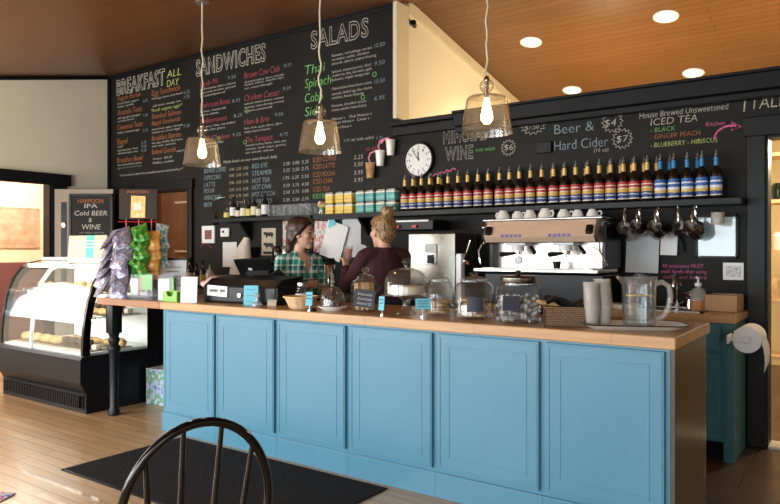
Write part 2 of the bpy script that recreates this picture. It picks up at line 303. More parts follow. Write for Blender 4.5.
M = dict(
 chalkboard=pm('chalkboard', (.0125,.012,.0105), .6, 0, .35, 2, spec=.22),
 blacktrim=pm('black_trim_paint', (.008,.009,.011), .42, 0, .15, 3, spec=.25),
 darkbrown=planks('dark_stained_boards', (.085,.035,.014), (.11,.045,.018), (.03,.012,.006), .14, 3, 'xz', .4),
 cream=pm('cream_wall_paint', (.86,.80,.63), .6, 0, .03, 1.2),
 creamtrim=pm('cream_trim_paint', (.72,.64,.47), .45, 0, .04, 2),
 peach=pm('peach_wall_paint', (.84,.68,.52), .6, 0, .05, 1.2),
 plum=pm('plum_wall_paint', (.16,.06,.07), .55, 0, .08, 2),
 tan=pm('tan_door_paint', (.30,.235,.17), .5, 0, .06, 2),
 ceiling=planks('ceiling_boards', (.180,.070,.018), (.210,.083,.022), (.125,.047,.012), 3.2, .085, 'x', .38, .008, .25, bumpy=.15),
 floor=planks('maple_floor_boards', (.64,.385,.185), (.50,.29,.135), (.25,.135,.06), 1.1, .085, 'x', .30, .0035, .28, coat=.15),
 floor2=planks('dark_floor_blocks', (.085,.045,.03), (.11,.06,.038), (.03,.018,.014), .45, .30, 'x', .32, .006, .3),  # darker floor in larger blocks, used behind the counter line
 butcher=planks('butcher_block', (.64,.36,.16), (.56,.30,.125), (.36,.19,.08), .7, .045, 'x', .32, .002, .3, coat=.2),
 blue=pm('blue_cabinet_paint', (.084,.245,.345), .34, 0, .035, 2.2, spec=.5),
 teal=pm('teal_cabinet_paint', (.062,.185,.225), .35, 0, .06, 3),
 olive=pm('dark_olive_laminate', (.058,.047,.032), .28, 0, .12, 3, spec=.6),
 black=pm('black_plastic', (.008,.008,.009), .38, 0, .2, 8, spec=.22),
 blackgloss=pm('black_gloss_paint', (.0035,.0035,.004), .16, 0, .25, 10, spec=.3, coat=.12),
 blackmetal=pm('black_enamel', (.008,.008,.010), .33, 0, .2, 6, spec=.25),
 mat=pm('dark_doormat', (.022,.019,.019), .95, 0, .35, 90, bump=.6, spec=.1),
 steel=pm('brushed_steel', (.36,.33,.28), .36, 1, .10, 4, (1,1,40)),
 chrome=pm('chrome', (.82,.81,.80), .08, 1, .05, 4),
 darksteel=pm('dark_steel', (.24,.22,.20), .25, 1, .15, 6),
 white=pm('white_plastic', (.83,.83,.82), .4, 0, .03, 6),
 paper=pm('white_paper', (.84,.84,.83), .7, 0, .03, 6),
 greypaper=pm('grey_paper', (.62,.63,.64), .6, 0, .05, 6),
 bluecard=pm('pale_blue_card', (.17,.55,.68), .6, 0, .05, 6),
 green=pm('green_plastic', (.30,.62,.06), .35, 0, .06, 6),
 greencard=pm('green_card', (.25,.55,.16), .55, 0, .08, 6),
 tealcard=pm('teal_card', (.10,.50,.40), .55, 0, .08, 6),
 header=pm('dark_brown_sign', (.035,.022,.016), .6, 0, .1, 5, spec=.2),
 buffcard=pm('buff_card', (.56,.48,.36), .6, 0, .06, 6),
 red=pm('red_wire', (.5,.03,.02), .4, 0, .1, 6),
 ceramic=pm('white_ceramic', (.85,.83,.78), .18, 0, .03, 6),
 slate=pm('chalk_label_slate', (.035,.04,.06), .6, 0, .2, 6),
 wicker=None,
 basketwood=pm('pale_woven_wood', (.62,.42,.24), .6, 0, .25, 30, bump=.5),
 cardboard=pm('cardboard', (.50,.30,.16), .7, 0, .06, 6),
 cloth=pm('cream_cloth', (.66,.60,.50), .9, 0, .08, 10, bump=.3),
 cookie=blotchy('golden_cookie', [(.30,.14,.05), (.52,.30,.12), (.62,.40,.19)], 18, .8, tex='Object'),
 biscotti=blotchy('toasted_biscotti', [(.35,.18,.07), (.60,.38,.18), (.68,.46,.24)], 25, .8, tex='Object'),
 pastry=blotchy('baked_pastry', [(.42,.20,.06), (.66,.40,.15), (.74,.52,.26)], 14, .6, tex='Object'),
 choc=blotchy('dark_chocolate_bake', [(.05,.02,.01), (.12,.05,.02)], 20, .6, tex='Object'),
 frosting=blotchy('pale_frosting', [(.70,.55,.38), (.84,.74,.60)], 10, .6, tex='Object'),
 wrapper=blotchy('black_and_white_wrapper', [(.03,.03,.03), (.75,.72,.68), (.06,.06,.06), (.8,.78,.75)], 6, .35),
 glass=glassy('clear_glass', (.97,.98,.98), .03),
 jarglass=glassy('jar_glass', (.96,.965,.96), .012, 1.5),
 caseglass=glassy('case_glass', (.97,.99,.98), .012, 1.25),
 shadeglass=glassy('amber_tinted_glass', (.96,.94,.90), .022, 1.45),
 acrylic=glassy('clear_acrylic', (.97,.98,.99), .05, 1.12),
 frost=glassy('pale_plastic_cup', (.90,.87,.83), .27),
 pitcherp=glassy('clear_polycarbonate', (.95,.96,.96), .035, 1.55),
 water=glassy('water', (.84,.88,.90), .01, 1.33),
 lemon=pm('lemon_slice', (.85,.62,.15), .5, 0, .1, 8),
 bulb=emit('warm_bulb', (1, .62, .26), 38),
 downlight=emit('warm_downlight', (1, .80, .52), 14),
 tube=emit('white_case_tube', (1, .96, .88), 15),
 skin=pm('skin', (.62,.36,.25), .5, 0, .05, 12),
 lips=pm('lips', (.45,.16,.13), .45, 0, .05, 12),
 eyewhite=pm('eye', (.05,.03,.02), .2, 0, .05, 12),
 darkhair=blotchy('dark_brown_hair', [(.020,.009,.006), (.055,.022,.013)], 6, .4, (3,3,14), 'Object'),
 blondehair=blotchy('streaked_blonde_hair', [(.045,.022,.012), (.10,.05,.022), (.45,.27,.12), (.07,.035,.016), (.40,.25,.12)], 9, .45, (3,9,2), 'Object'),
 plaid=plaid('green_plaid_flannel'),
 maroon=pm('maroon_knit', (.042,.008,.012), .9, 0, .2, 40, bump=.3),
 denim=pm('dark_denim', (.02,.03,.06), .9, 0, .15, 30),
 shoe=pm('black_shoe', (.015,.015,.015), .5, 0, .1, 30),
 pink=pm('pink_plastic', (.85,.25,.40), .4, 0, .05, 8),
 yellowtin=banded('yellow_tea_tin', [(0, (.80,.55,.08)), (.30, (.62,.40,.06)), (.42, (.82,.58,.10)), (.80, (.85,.80,.65)), (.90, (.78,.76,.70))], 2, .4, .02),
 tealtin=banded('teal_tea_tin', [(0, (.10,.36,.33)), (.30, (.16,.50,.46)), (.42, (.10,.38,.35)), (.80, (.80,.80,.74)), (.90, (.75,.74,.70))], 2, .4, .02),
 syrup=pm('dark_syrup_glass', (.012,.006,.004), .07, 0, .3, 6, spec=.7),
 necklabel=pm('gold_neck_foil', (.62,.42,.14), .35, .3, .15, 14),
 blueneck=pm('blue_neck_foil', (.03,.20,.42), .35, .2, .15, 14),
 redlabel=banded('red_syrup_label', [(0, (.80,.74,.60)), (.07, (.02,.05,.22)), (.24, (.62,.62,.62)), (.30, (.02,.06,.24)), (.40, (.68,.42,.08)), (.60, (.75,.66,.48)), (.66, (.42,.022,.018)), (.78, (.80,.72,.66)), (.84, (.42,.022,.018))], 2, .45, .06, 5),
 bluelabel=banded('blue_syrup_label', [(0, (.70,.68,.6)), (.07, (.02,.07,.28)), (.25, (.72,.52,.12)), (.40, (.75,.76,.78)), (.56, (.04,.14,.42)), (.72, (.78,.80,.82)), (.80, (.03,.12,.38))], 2, .45, .06, 5),
 wineglass=pm('dark_wine_glass', (.012,.018,.010), .08, 0, .2, 6, spec=.7),
 labelcream=pm('cream_label', (.75,.68,.52), .6, 0, .05, 10),
 labelyellow=pm('yellow_label', (.72,.58,.15), .6, 0, .05, 10),
 purplebag=blotchy('violet_grey_snack_bag', [(.04,.03,.06), (.22,.20,.30), (.12,.11,.20), (.50,.48,.52), (.13,.12,.2), (.40,.17,.07)], 5, .3, metal=.25),
 greenbag=blotchy('green_snack_bag', [(.01,.07,.012), (.03,.19,.02), (.09,.34,.04), (.4,.26,.06)], 4, .3, metal=.2),
 orangebag=blotchy('orange_snack_bag', [(.55,.20,.03), (.72,.36,.07), (.78,.52,.22)], 4, .35, metal=.1),
 tealbag=blotchy('blue_and_white_snack_bag', [(.04,.16,.22), (.10,.38,.48), (.75,.78,.80), (.03,.07,.12)], 4, .3, metal=.1),
 boxprint=blotchy('blue_green_printed_carton', [(.04,.10,.42), (.55,.62,.85), (.10,.35,.10), (.65,.72,.90)], 3.2, .5),
 marble=blotchy('faded_picture', [(.36,.22,.15), (.46,.31,.22), (.52,.37,.27)], 5, .6),
 seascape=blotchy('pale_blue_certificate', [(.36,.50,.56), (.50,.62,.66), (.62,.70,.72)], 3, .35, (1,1,5)),
 pigprint=blotchy('grey_print', [(.15,.15,.15), (.75,.75,.74), (.45,.45,.45), (.78,.78,.77)], 2.2, .5),
 photo=blotchy('dark_red_snapshot', [(.10,.03,.03), (.30,.10,.08), (.05,.02,.02)], 6, .4),
 colourprint=blotchy('colour_print', [(.75,.72,.68), (.55,.15,.12), (.75,.75,.7), (.12,.20,.12)], 4, .5),
 rag=blotchy('rag_rug', [(.02,.02,.02), (.6,.3,.35), (.7,.7,.7), (.05,.15,.35), (.03,.03,.03)], 14, .9),
 cap=pm('grey_metal_pourer', (.28,.27,.26), .3, .6, .1, 8),
 flesh=pm('pale_pink_glaze', (.80,.55,.52), .3, 0, .05, 8),
 sauce=pm('amber_soap', (.50,.20,.06), .25, 0, .05, 8),
 towel=pm('paper_towel', (.84,.85,.88), .9, 0, .03, 20),
 shelfwood=pm('kitchen_shelf_wood', (.72,.50,.26), .5, 0, .08, 6),
 kitchencream=pm('kitchen_wall_paint', (.78,.62,.34), .6, 0, .04, 2),
 threshold=pm('pale_threshold', (.75,.70,.62), .4, 0, .05, 5),
)
def wicker():
    m, nt, out = newmat('brown_wicker')
    tc = N(nt, 'ShaderNodeTexCoord')
    ch = N(nt, 'ShaderNodeTexBrick'); ch.inputs['Scale'].default_value = 1
    ch.inputs['Color1'].default_value = (.30,.15,.06,1); ch.inputs['Color2'].default_value = (.22,.10,.04,1); ch.inputs['Mortar'].default_value = (.06,.03,.012,1)
    ch.inputs['Brick Width'].default_value = .02; ch.inputs['Row Height'].default_value = .009; ch.inputs['Mortar Size'].default_value = .002
    mp = N(nt, 'ShaderNodeMapping'); mp.inputs['Rotation'].default_value = (PI/2, 0, 0)
    nt.links.new(tc.outputs['Object'], mp.inputs[0]); nt.links.new(mp.outputs[0], ch.inputs['Vector'])
    b = N(nt, 'ShaderNodeBsdfPrincipled'); b.inputs['Roughness'].default_value = .55
    bp = N(nt, 'ShaderNodeBump'); bp.invert = True; bp.inputs['Strength'].default_value = .6; bp.inputs['Distance'].default_value = .003
    nt.links.new(ch.outputs['Fac'], bp.inputs['Height']); nt.links.new(bp.outputs[0], b.inputs['Normal'])
    nt.links.new(ch.outputs['Color'], b.inputs['Base Color']); nt.links.new(b.outputs[0], out.inputs[0]); return m
M['wicker'] = wicker()
CH = {'w': (.52,.50,.44), 'y': (.50,.60,.20), 'o': (.42,.16,.07), 'p': (.38,.09,.11), 'g': (.20,.50,.16), 'b': (.22,.30,.34),
      'd': (.26,.26,.24), 'c': (.26,.34,.40), 't': (.48,.42,.32), 'k': (.72,.16,.34)}
CHN = {'w': 'white', 'y': 'lime', 'o': 'orange', 'p': 'coral', 'g': 'green', 'b': 'grey_blue', 'd': 'faint', 'c': 'pale_blue', 't': 'tan', 'k': 'pink'}
CM = {k: pm('chalk_' + CHN[k], v, .9, 0, .25, 60, spec=.1) for k, v in CH.items()}

# ------------------------------------------------------------------ mesh helpers
class B:
    def __init__(s): s.bm = bmesh.new(); s.t = Matrix()
    def _new(s, geom):
        vs = [v for v in geom if isinstance(v, bmesh.types.BMVert)]
        bmesh.ops.transform(s.bm, matrix=s.t, verts=vs)
    def box(s, c, d, bev=0, rot=None):
        r = bmesh.ops.create_cube(s.bm, size=1)
        vs = r['verts']
        m = Matrix.Translation(c) @ (rot.to_4x4() if rot else Matrix()) @ Matrix.Diagonal((*d, 1))
        bmesh.ops.transform(s.bm, matrix=s.t @ m, verts=vs)
        if bev:
            es = list({e for v in vs for e in v.link_edges})
            bmesh.ops.bevel(s.bm, geom=es, offset=min(bev, min(d)*.45), segments=2, affect='EDGES', profile=.5)
        return s
    def b2(s, x0, x1, y0, y1, z0, z1, bev=0): return s.box(((x0+x1)/2, (y0+y1)/2, (z0+z1)/2), (abs(x1-x0), abs(y1-y0), abs(z1-z0)), bev)
    def lathe(s, prof, seg=24, c=(0,0,0), axis=None, sq=None):
        """prof: (r, z) list; closed at ends when r = 0"""
        rings = []; A = Matrix.Translation(c) @ (axis.to_4x4() if axis else Matrix())
        for r, z in prof:
            if r <= 1e-6: rings.append([s.bm.verts.new(s.t @ A @ Vector((0, 0, z)))])
            else:
                ring = []
                for i in range(seg):
                    a = 2*PI*i/seg + (PI/seg if sq else 0); k = 1
                    ring.append(s.bm.verts.new(s.t @ A @ Vector((r*k*math.cos(a), r*k*math.sin(a), z))))
                rings.append(ring)
        for a, b in zip(rings, rings[1:]):
            if len(a) == 1 and len(b) == 1: continue
            for i in range(seg):
                j = (i+1) % seg
                if len(a) == 1: f = [a[0], b[j], b[i]]
                elif len(b) == 1: f = [a[i], a[j], b[0]]
                else: f = [a[i], a[j], b[j], b[i]]
                try: s.bm.faces.new(f)
                except ValueError: pass
        return s
    def cyl(s, c, r, h, seg=20, r2=None, axis=None):
        r2 = r if r2 is None else r2
        return s.lathe([(0, 0), (r, 0), (r2, h), (0, h)], seg, c, axis)
    def tube(s, pts, r, seg=10, closed=False, rs=None):
        pts = [Vector(p) for p in pts]; n = len(pts); rings = []
        up = None
        for i, p in enumerate(pts):
            a = pts[i-1] if (i or closed) else p; b = pts[(i+1) % n] if (i < n-1 or closed) else p
            t = (b-a).normalized()
            if up is None:
                up = Vector((0, 0, 1)) if abs(t.z) < .9 else Vector((1, 0, 0))
            x = t.cross(up).normalized(); up = x.cross(t).normalized()
            rr = rs[i] if rs else r
            rings.append([s.bm.verts.new(s.t @ (p + x*rr*math.cos(2*PI*k/seg) + up*rr*math.sin(2*PI*k/seg))) for k in range(seg)])
        m = n if closed else n-1
        for i in range(m):
            a = rings[i]; b = rings[(i+1) % n]
            for k in range(seg): s.bm.faces.new([a[k], b[k], b[(k+1) % seg], a[(k+1) % seg]])
        if not closed:
            s.bm.faces.new(rings[0][::-1]); s.bm.faces.new(rings[-1])
        return s
    def ell(s, c, r, rot=None, u=16, v=10):
        g = bmesh.ops.create_uvsphere(s.bm, u_segments=u, v_segments=v, radius=1)
        m = Matrix.Translation(c) @ (rot.to_4x4() if rot else Matrix()) @ Matrix.Diagonal((*((r,)*3 if isinstance(r, (int, float)) else r), 1))
        bmesh.ops.transform(s.bm, matrix=s.t @ m, verts=g['verts']); return s
    def cap(s, p0, r0, p1, r1, seg=14):
        p0 = Vector(p0); p1 = Vector(p1); d = p1-p0; L = d.length; t = d.normalized(); prof = []
        n = 5
        prof.append((0, -r0))
        for i in range(1, n+1): a = PI/2*i/n; prof.append((r0*math.sin(a), -r0*math.cos(a)))
        for i in range(0, n): a = PI/2*i/n; prof.append((r1*math.cos(a), L + r1*math.sin(a)))
        prof.append((0, L+r1))
        q = t.to_track_quat('Z', 'Y').to_matrix()
        return s.lathe(prof, seg, p0, q)
    def prism(s, poly, h, c=(0,0,0), rot=None):
        """poly in local xy, extruded h along local z"""
        A = s.t @ Matrix.Translation(c) @ (rot.to_4x4() if rot else Matrix())
        lo = [s.bm.verts.new(A @ Vector((x, y, 0))) for x, y in poly]; hi = [s.bm.verts.new(A @ Vector((x, y, h))) for x, y in poly]
        n = len(poly); s.bm.faces.new(lo[::-1]); s.bm.faces.new(hi)
        for i in range(n): s.bm.faces.new([lo[i], lo[(i+1) % n], hi[(i+1) % n], hi[i]])
        return s
    def grid(s, fn, nu, nv, thick=0):
        """fn(u, v) -> point; a sheet with its own thickness along the local normal"""
        P = [[Vector(fn(i/nu, j/nv)) for j in range(nv+1)] for i in range(nu+1)]
        V = [[s.bm.verts.new(s.t @ p) for p in row] for row in P]
        fs = []
        for i in range(nu):
            for j in range(nv): fs.append(s.bm.faces.new([V[i][j], V[i+1][j], V[i+1][j+1], V[i][j+1]]))
        if thick:
            bmesh.ops.recalc_face_normals(s.bm, faces=fs)
            bmesh.ops.solidify(s.bm, geom=fs, thickness=thick)
        return s
    def obj(s, name, mat, parent=None, loc=(0,0,0), rot=(0,0,0), smooth=38, norm=True):
        if norm: bmesh.ops.recalc_face_normals(s.bm, faces=s.bm.faces)
        me = bpy.data.meshes.new(name); s.bm.to_mesh(me); s.bm.free()
        return fin(name, me, mat, parent, loc, rot, smooth)
def fin(name, me, mat, parent=None, loc=(0,0,0), rot=(0,0,0), smooth=38):
    me.materials.clear()
    me.materials.append(M[mat] if isinstance(mat, str) else mat)
    if smooth:
        for p in me.polygons: p.use_smooth = True
        me.set_sharp_from_angle(angle=math.radians(smooth))
    o = bpy.data.objects.new(name, me); COL.objects.link(o)
    o.location = loc; o.rotation_euler = rot
    if parent: o.parent = parent
    return o
def tag(o, label, cat, group=None, kind=None):
    o['label'] = label; o['category'] = cat
    if group: o['group'] = group
    if kind: o['kind'] = kind
    return o
def thing(name, label, cat, loc=(0,0,0), rz=0, group=None):
    o = bpy.data.objects.new(name, None); COL.objects.link(o); o.empty_display_size = .05
    o.location = loc; o.rotation_euler = (0, 0, rz)
    return tag(o, label, cat, group)
def struct(o): o['kind'] = 'structure'; return o
def dup(root, loc, rz=None, label=None, group=None, scale=None):
    def cp(o, par):
        c = o.copy(); COL.objects.link(c)
        if par: c.parent = par
        for ch in KIDS.get(o.name, [k for k in o.children]): cp(ch, c)
        return c
    r = cp(root, None); r.location = loc
    if rz is not None: r.rotation_euler = (root.rotation_euler[0], root.rotation_euler[1], rz)
    if label: r['label'] = label
    if group: r['group'] = group
    if scale: r.scale = (scale,)*3
    return r
KIDS = {}
ORD = ['first','second','third','fourth','fifth','sixth','seventh','eighth','ninth','tenth','eleventh','twelfth','thirteenth','fourteenth','fifteenth','sixteenth','seventeenth','eighteenth','nineteenth','twentieth','twenty-first','twenty-second','twenty-third','twenty-fourth','twenty-fifth','twenty-sixth','twenty-seventh','twenty-eighth','twenty-ninth','thirtieth']
def remeshed(b, voxel, smooth_it=6):
    """one continuous skin over overlapping closed shapes"""
    me = bpy.data.meshes.new('tmp'); bmesh.ops.recalc_face_normals(b.bm, faces=b.bm.faces); b.bm.to_mesh(me); b.bm.free()
    o = bpy.data.objects.new('tmp', me); COL.objects.link(o)
    r = o.modifiers.new('r', 'REMESH'); r.mode = 'VOXEL'; r.voxel_size = voxel
    s = o.modifiers.new('s', 'SMOOTH'); s.iterations = smooth_it; s.factor = .5
    dg = bpy.context.evaluated_depsgraph_get(); dg.update()
    out = bpy.data.meshes.new_from_object(o.evaluated_get(dg))
    bpy.data.objects.remove(o); bpy.data.meshes.remove(me); return out
def text_bm(bm, s, x0, x1, z, h, style, mat4=None, yaw=None, wall_y=0, off=None):
    if style == 1: h *= 1.22
    cu = bpy.data.curves.new('t', 'FONT'); cu.body = s; cu.size = h*1.38; cu.resolution_u = 2 if h < .05 else 3
    if style == 1: cu.fill_mode = 'NONE'; cu.bevel_depth = h*.027; cu.bevel_resolution = 0; cu.space_character = 1.12; cu.offset = h*.02
    else:
        cu.extrude = .001; cu.offset = -h*.016 if off is None else off
        if style == 0: cu.shear = .12
    o = bpy.data.objects.new('t', cu); COL.objects.link(o)
    dg = bpy.context.evaluated_depsgraph_get()
    me = bpy.data.meshes.new_from_object(o.evaluated_get(dg))
    bpy.data.objects.remove(o); bpy.data.curves.remove(cu)
    if not me.vertices: return
    xs = [v.co.x for v in me.vertices]; a, b_ = min(xs), max(xs); k = (x1-x0)/max(1e-6, b_-a)
    mm = Matrix.Translation((x0 - a*k, wall_y, z)) @ Matrix.Rotation(PI/2, 4, 'X') @ Matrix.Diagonal((k, 1, 1, 1))
    if mat4 is not None: mm = mat4 @ mm
    me.transform(mm); bm.from_mesh(me); bpy.data.meshes.remove(me)
# ------------------------------------------------------------------ camera
cam = bpy.data.cameras.new('camera'); cam.sensor_width = 36; cam.lens = 679/780*36; cam.shift_y = -1/780; cam.clip_start = .05
co = bpy.data.objects.new('camera', cam); COL.objects.link(co)
co.location = (0, 0, 1.32); co.rotation_euler = (PI/2, 0, math.radians(35.4)); SC.camera = co

# ------------------------------------------------------------------ the room
XL, YW, XC = -8.23, 5.18, -3.60        # left wall face, chalkboard wall face, end of the tall wall
RY, RZ, SL = 5.40, 3.68, .21           # ridge and roof slope
def roof(y): return RZ - SL*abs(y-RY)
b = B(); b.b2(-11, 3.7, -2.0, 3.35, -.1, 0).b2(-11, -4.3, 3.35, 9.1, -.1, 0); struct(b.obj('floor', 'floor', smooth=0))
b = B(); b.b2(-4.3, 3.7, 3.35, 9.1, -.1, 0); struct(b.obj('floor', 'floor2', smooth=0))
# roof boards, both slopes
b = B()
for (y0, y1) in ((-2.0, RY), (RY, 9.1)):
    z0, z1 = roof(y0), roof(y1)
    vs = [b.bm.verts.new(p) for p in ((XL-.1, y0, z0), (3.7, y0, z0), (3.7, y1, z1), (XL-.1, y1, z1), (XL-.1, y0, z0+.12), (3.7, y0, z0+.12), (3.7, y1, z1+.12), (XL-.1, y1, z1+.12))]
    for q in ((0,1,2,3), (7,6,5,4), (0,4,5,1), (1,5,6,2), (2,6,7,3), (3,7,4,0)): b.bm.faces.new([vs[i] for i in q])
struct(b.obj('ceiling', 'ceiling', smooth=0))
def yz_wall(name, mat, x0, x1, polys):
    b = B()
    for poly in polys:
        lo = [b.bm.verts.new((x0, y, z)) for y, z in poly]; hi = [b.bm.verts.new((x1, y, z)) for y, z in poly]
        n = len(poly); b.bm.faces.new(lo); b.bm.faces.new(hi[::-1])
        for i in range(n): b.bm.faces.new([lo[i], lo[(i+1) % n], hi[(i+1) % n], hi[i]])
    return struct(b.obj(name, mat, smooth=0))
yz_wall('wall_left', 'cream', XL-.12, XL, [[(-2, 0), (.3, 0), (.3, 2.14), (-2, 2.14)], [(.3, 0), (2.3, 0), (2.3, .7), (.3, .7)], [(2.3, 0), (3.42, 0), (3.42, 2.14), (2.3, 2.14)], [(-2, 2.14), (YW+.1, 2.14), (YW+.1, roof(YW+.1)), (-2, roof(-2))], [(4.38, 0), (YW+.1, 0), (YW+.1, 2.14), (4.38, 2.14)]])
b = B()
b.b2(XL, -7.48, YW, YW+.14, 0, roof(YW)); b.b2(-7.48, -6.6, YW, YW+.14, 2.06, roof(YW)); b.b2(-6.6, XC, YW, YW+.14, 0, roof(YW))
b.b2(XC, -.58, YW, YW+.14, 0, 2.48); b.b2(-.58, .40, YW, YW+.14, 2.09, 2.48); b.b2(.40, 3.6, YW, YW+.14, 0, 2.48)
wall_back = struct(b.obj('wall_back', 'chalkboard', smooth=0))
yz_wall('wall_upper', 'cream', XC-.1, XC, [[(YW+.14, 0), (9, 0), (9, roof(9)), (RY, roof(RY)), (YW+.14, roof(YW+.14))]])
struct(B().b2(XC-.1, 3.7, 9, 9.1, 0, roof(9)).obj('wall_kitchen', 'kitchencream', smooth=0))
yz_wall('wall_right', 'cream', 3.6, 3.72, [[(-2, 0), (9, 0), (9, roof(9)), (RY, RZ), (-2, roof(-2))]])
WIN = [(-8.0, -5.8), (-5.3, -3.1), (-2.6, -.4), (.2, 2.6)]
b = B(); b.b2(XL, 3.7, -2, -1.88, 0, .5); b.b2(XL, 3.7, -2, -1.88, 1.98, roof(-1.88))
xs = [XL]+[v for w in WIN for v in w]+[3.7]
for i in range(0, len(xs), 2): b.b2(xs[i], xs[i+1], -2, -1.88, .5, 1.98)
struct(b.obj('wall_front', 'cream', smooth=0))
for i, (x0, x1) in enumerate(WIN):
    w = struct(B().b2(x0, x0+.06, -1.99, -1.87, .5, 1.98).b2(x1-.06, x1, -1.99, -1.87, .5, 1.98).b2(x0, x1, -1.99, -1.87, .5, .56).b2(x0, x1, -1.99, -1.87, 1.92, 1.98).b2((x0+x1)/2-.02, (x0+x1)/2+.02, -1.97, -1.89, .56, 1.92).obj('window_%d' % (i+1), 'creamtrim', smooth=0))
    B().b2(x0+.06, x1-.06, -1.935, -1.93, .56, 1.92).obj('window_pane', 'glass', w, smooth=0)
struct(B().b2(XL-.1, XL-.02, .3, .36, .7, 2.14).b2(XL-.1, XL-.02, 2.24, 2.3, .7, 2.14).b2(XL-.1, XL-.02, .3, 2.3, .7, .76).b2(XL-.1, XL-.02, .3, 2.3, 2.08, 2.14).b2(XL-.08, XL-.04, 1.28, 1.32, .76, 2.08).obj('window_5', 'creamtrim', smooth=0))  # added window out of view, made up to house the extra side light
# dark trim
struct(B().b2(-2.94, 3.6, 5.06, YW, 2.39, 2.505, .012).b2(-2.94, 3.6, 5.10, YW, 2.34, 2.39, .01).b2(-2.94, 3.6, 5.04, YW+.16, 2.50, 2.52, .006).obj('trim_1', 'blacktrim', smooth=0))
struct(B().b2(XC-.02, -2.94, 5.12, YW, 2.38, 2.465, .01).b2(XC-.02, -2.94, 5.07, YW+.16, 2.465, 2.505, .008).obj('trim_2', 'blacktrim', smooth=0))
struct(B().b2(XL+.01, XC, 5.155, YW, 3.585, 3.63, .004).b2(XL, XL+.03, 5.14, YW, 0, 3.6).obj('trim_3', 'blacktrim', smooth=0))
struct(B().b2(XC-.015, XC+.03, 5.13, YW+.16, 2.545, roof(YW)-.005, .006).obj('trim_4', 'creamtrim', smooth=0))
yz_wall('trim_5', 'creamtrim', XC, XC+.035, [[(YW+.15, roof(YW+.15)-.10), (RY, RZ-.10), (RY, RZ-.004), (YW+.15, roof(YW+.15)-.004)], [(RY, RZ-.10), (8.9, roof(8.9)-.10), (8.9, roof(8.9)-.004), (RY, RZ-.004)]])
struct(B().b2(XL, XL+.03, -1.88, YW-.04, 0, .001).obj('trim_6', 'blacktrim', smooth=0)) if 0 else None
yz_wall('trim_6', 'blacktrim', XL, XL+.03, [[(-1.88, roof(-1.88)-.05), (YW-.04, roof(YW-.04)-.045), (YW-.04, roof(YW-.04)-.003), (-1.88, roof(-1.88)-.003)]])
def casing(name, x0, x1, zt, w=.10, y=YW, mat='blacktrim'):
    return struct(B().b2(x0-w, x0, y-.04, y, 0, zt+w, .008).b2(x1, x1+w, y-.04, y, 0, zt+w, .008).b2(x0-w-.02, x1+w+.02, y-.05, y, zt, zt+w+.02, .008)
        .b2(x0-.01, x0+.012, y-.02, y+.15, 0, zt).b2(x1-.012, x1+.01, y-.02, y+.15, 0, zt).b2(x0, x1, y-.02, y+.15, zt-.012, zt+.01).obj(name, mat, smooth=0))
casing('door_1', -7.48, -6.6, 2.06, .085)
casing('door_2', -.58, .40, 2.09, .115)
struct(B().b2(XL, XL+.04, 3.32, 3.42, 0, 2.24).b2(XL, XL+.05, 4.38, 4.56, 0, 2.24).b2(XL, XL+.06, 3.25, 4.62, 2.13, 2.27, .01).b2(XL-.13, XL+.02, 4.36, 4.385, 0, 2.14).b2(XL-.13, XL+.02, 3.415, 3.44, 0, 2.14).obj('door_3', 'blacktrim', smooth=0))
struct(B().b2(-.58, .40, YW-.02, YW+.16, 0, .015).obj('trim_7', 'threshold', smooth=0))
struct(B().b2(XC+.02, -2.7, YW-.015, YW, 0, .12).obj('baseboard_back', 'blacktrim', smooth=0))
# open door leaf, seen nearly square on
leaf = B().b2(0, .72, -.02, .02, .01, 2.08, .004).b2(.07, .17, -.026, .026, .25, 1.95).obj('door_4', 'tan', loc=(-8.19, 4.42, 0), rot=(0, 0, math.radians(35.4)), smooth=0); struct(leaf)
B().b2(.085, .155, -.031, -.0265, .95, 1.92).obj('glass_slot', 'black', leaf, smooth=0)
B().b2(.10, .145, -.05, -.031, 1.60, 1.68, .008).cyl((.122, -.055, 1.64), .012, .02, 12, axis=Matrix.Rotation(PI/2, 3, 'X')).obj('latch', 'chrome', leaf)
# side room seen through the door on the left: peach over plum
struct(B().b2(-10.62, -10.5, 2.6, 7.2, 1.15, 2.75).obj('wall_side_room', 'peach', smooth=0))
struct(B().b2(-10.62, -10.49, 2.6, 7.2, 0, 1.15).obj('wall_side_room', 'plum', smooth=0))
struct(B().b2(-10.62, -9.62, 6.4, 6.5, 0, 2.75).b2(-10.62, XL-.12, 2.5, 2.6, 0, 2.75).obj('wall_side_room', 'peach', smooth=0))
struct(B().b2(-10.62, XL-.1, 2.5, YW, 2.75, 2.85).b2(-10.62, -9.62, YW, 7.2, 2.75, 2.85).obj('ceiling_side_room', 'cream', smooth=0))
t_ = thing('framed_picture', 'faded rosy picture on the peach wall seen through the open doorway', 'picture', (-10.5, 5.07, 1.67))
B().b2(0, .02, -.32, .32, -.29, .29).obj('canvas', 'marble', t_, smooth=0)
B().b2(0, .03, -.335, -.315, -.305, .305).b2(0, .03, .315, .335, -.305, .305).b2(0, .03, -.335, .335, -.305, -.285).b2(0, .03, -.335, .335, .285, .305).obj('frame', 'marble', t_, smooth=0)
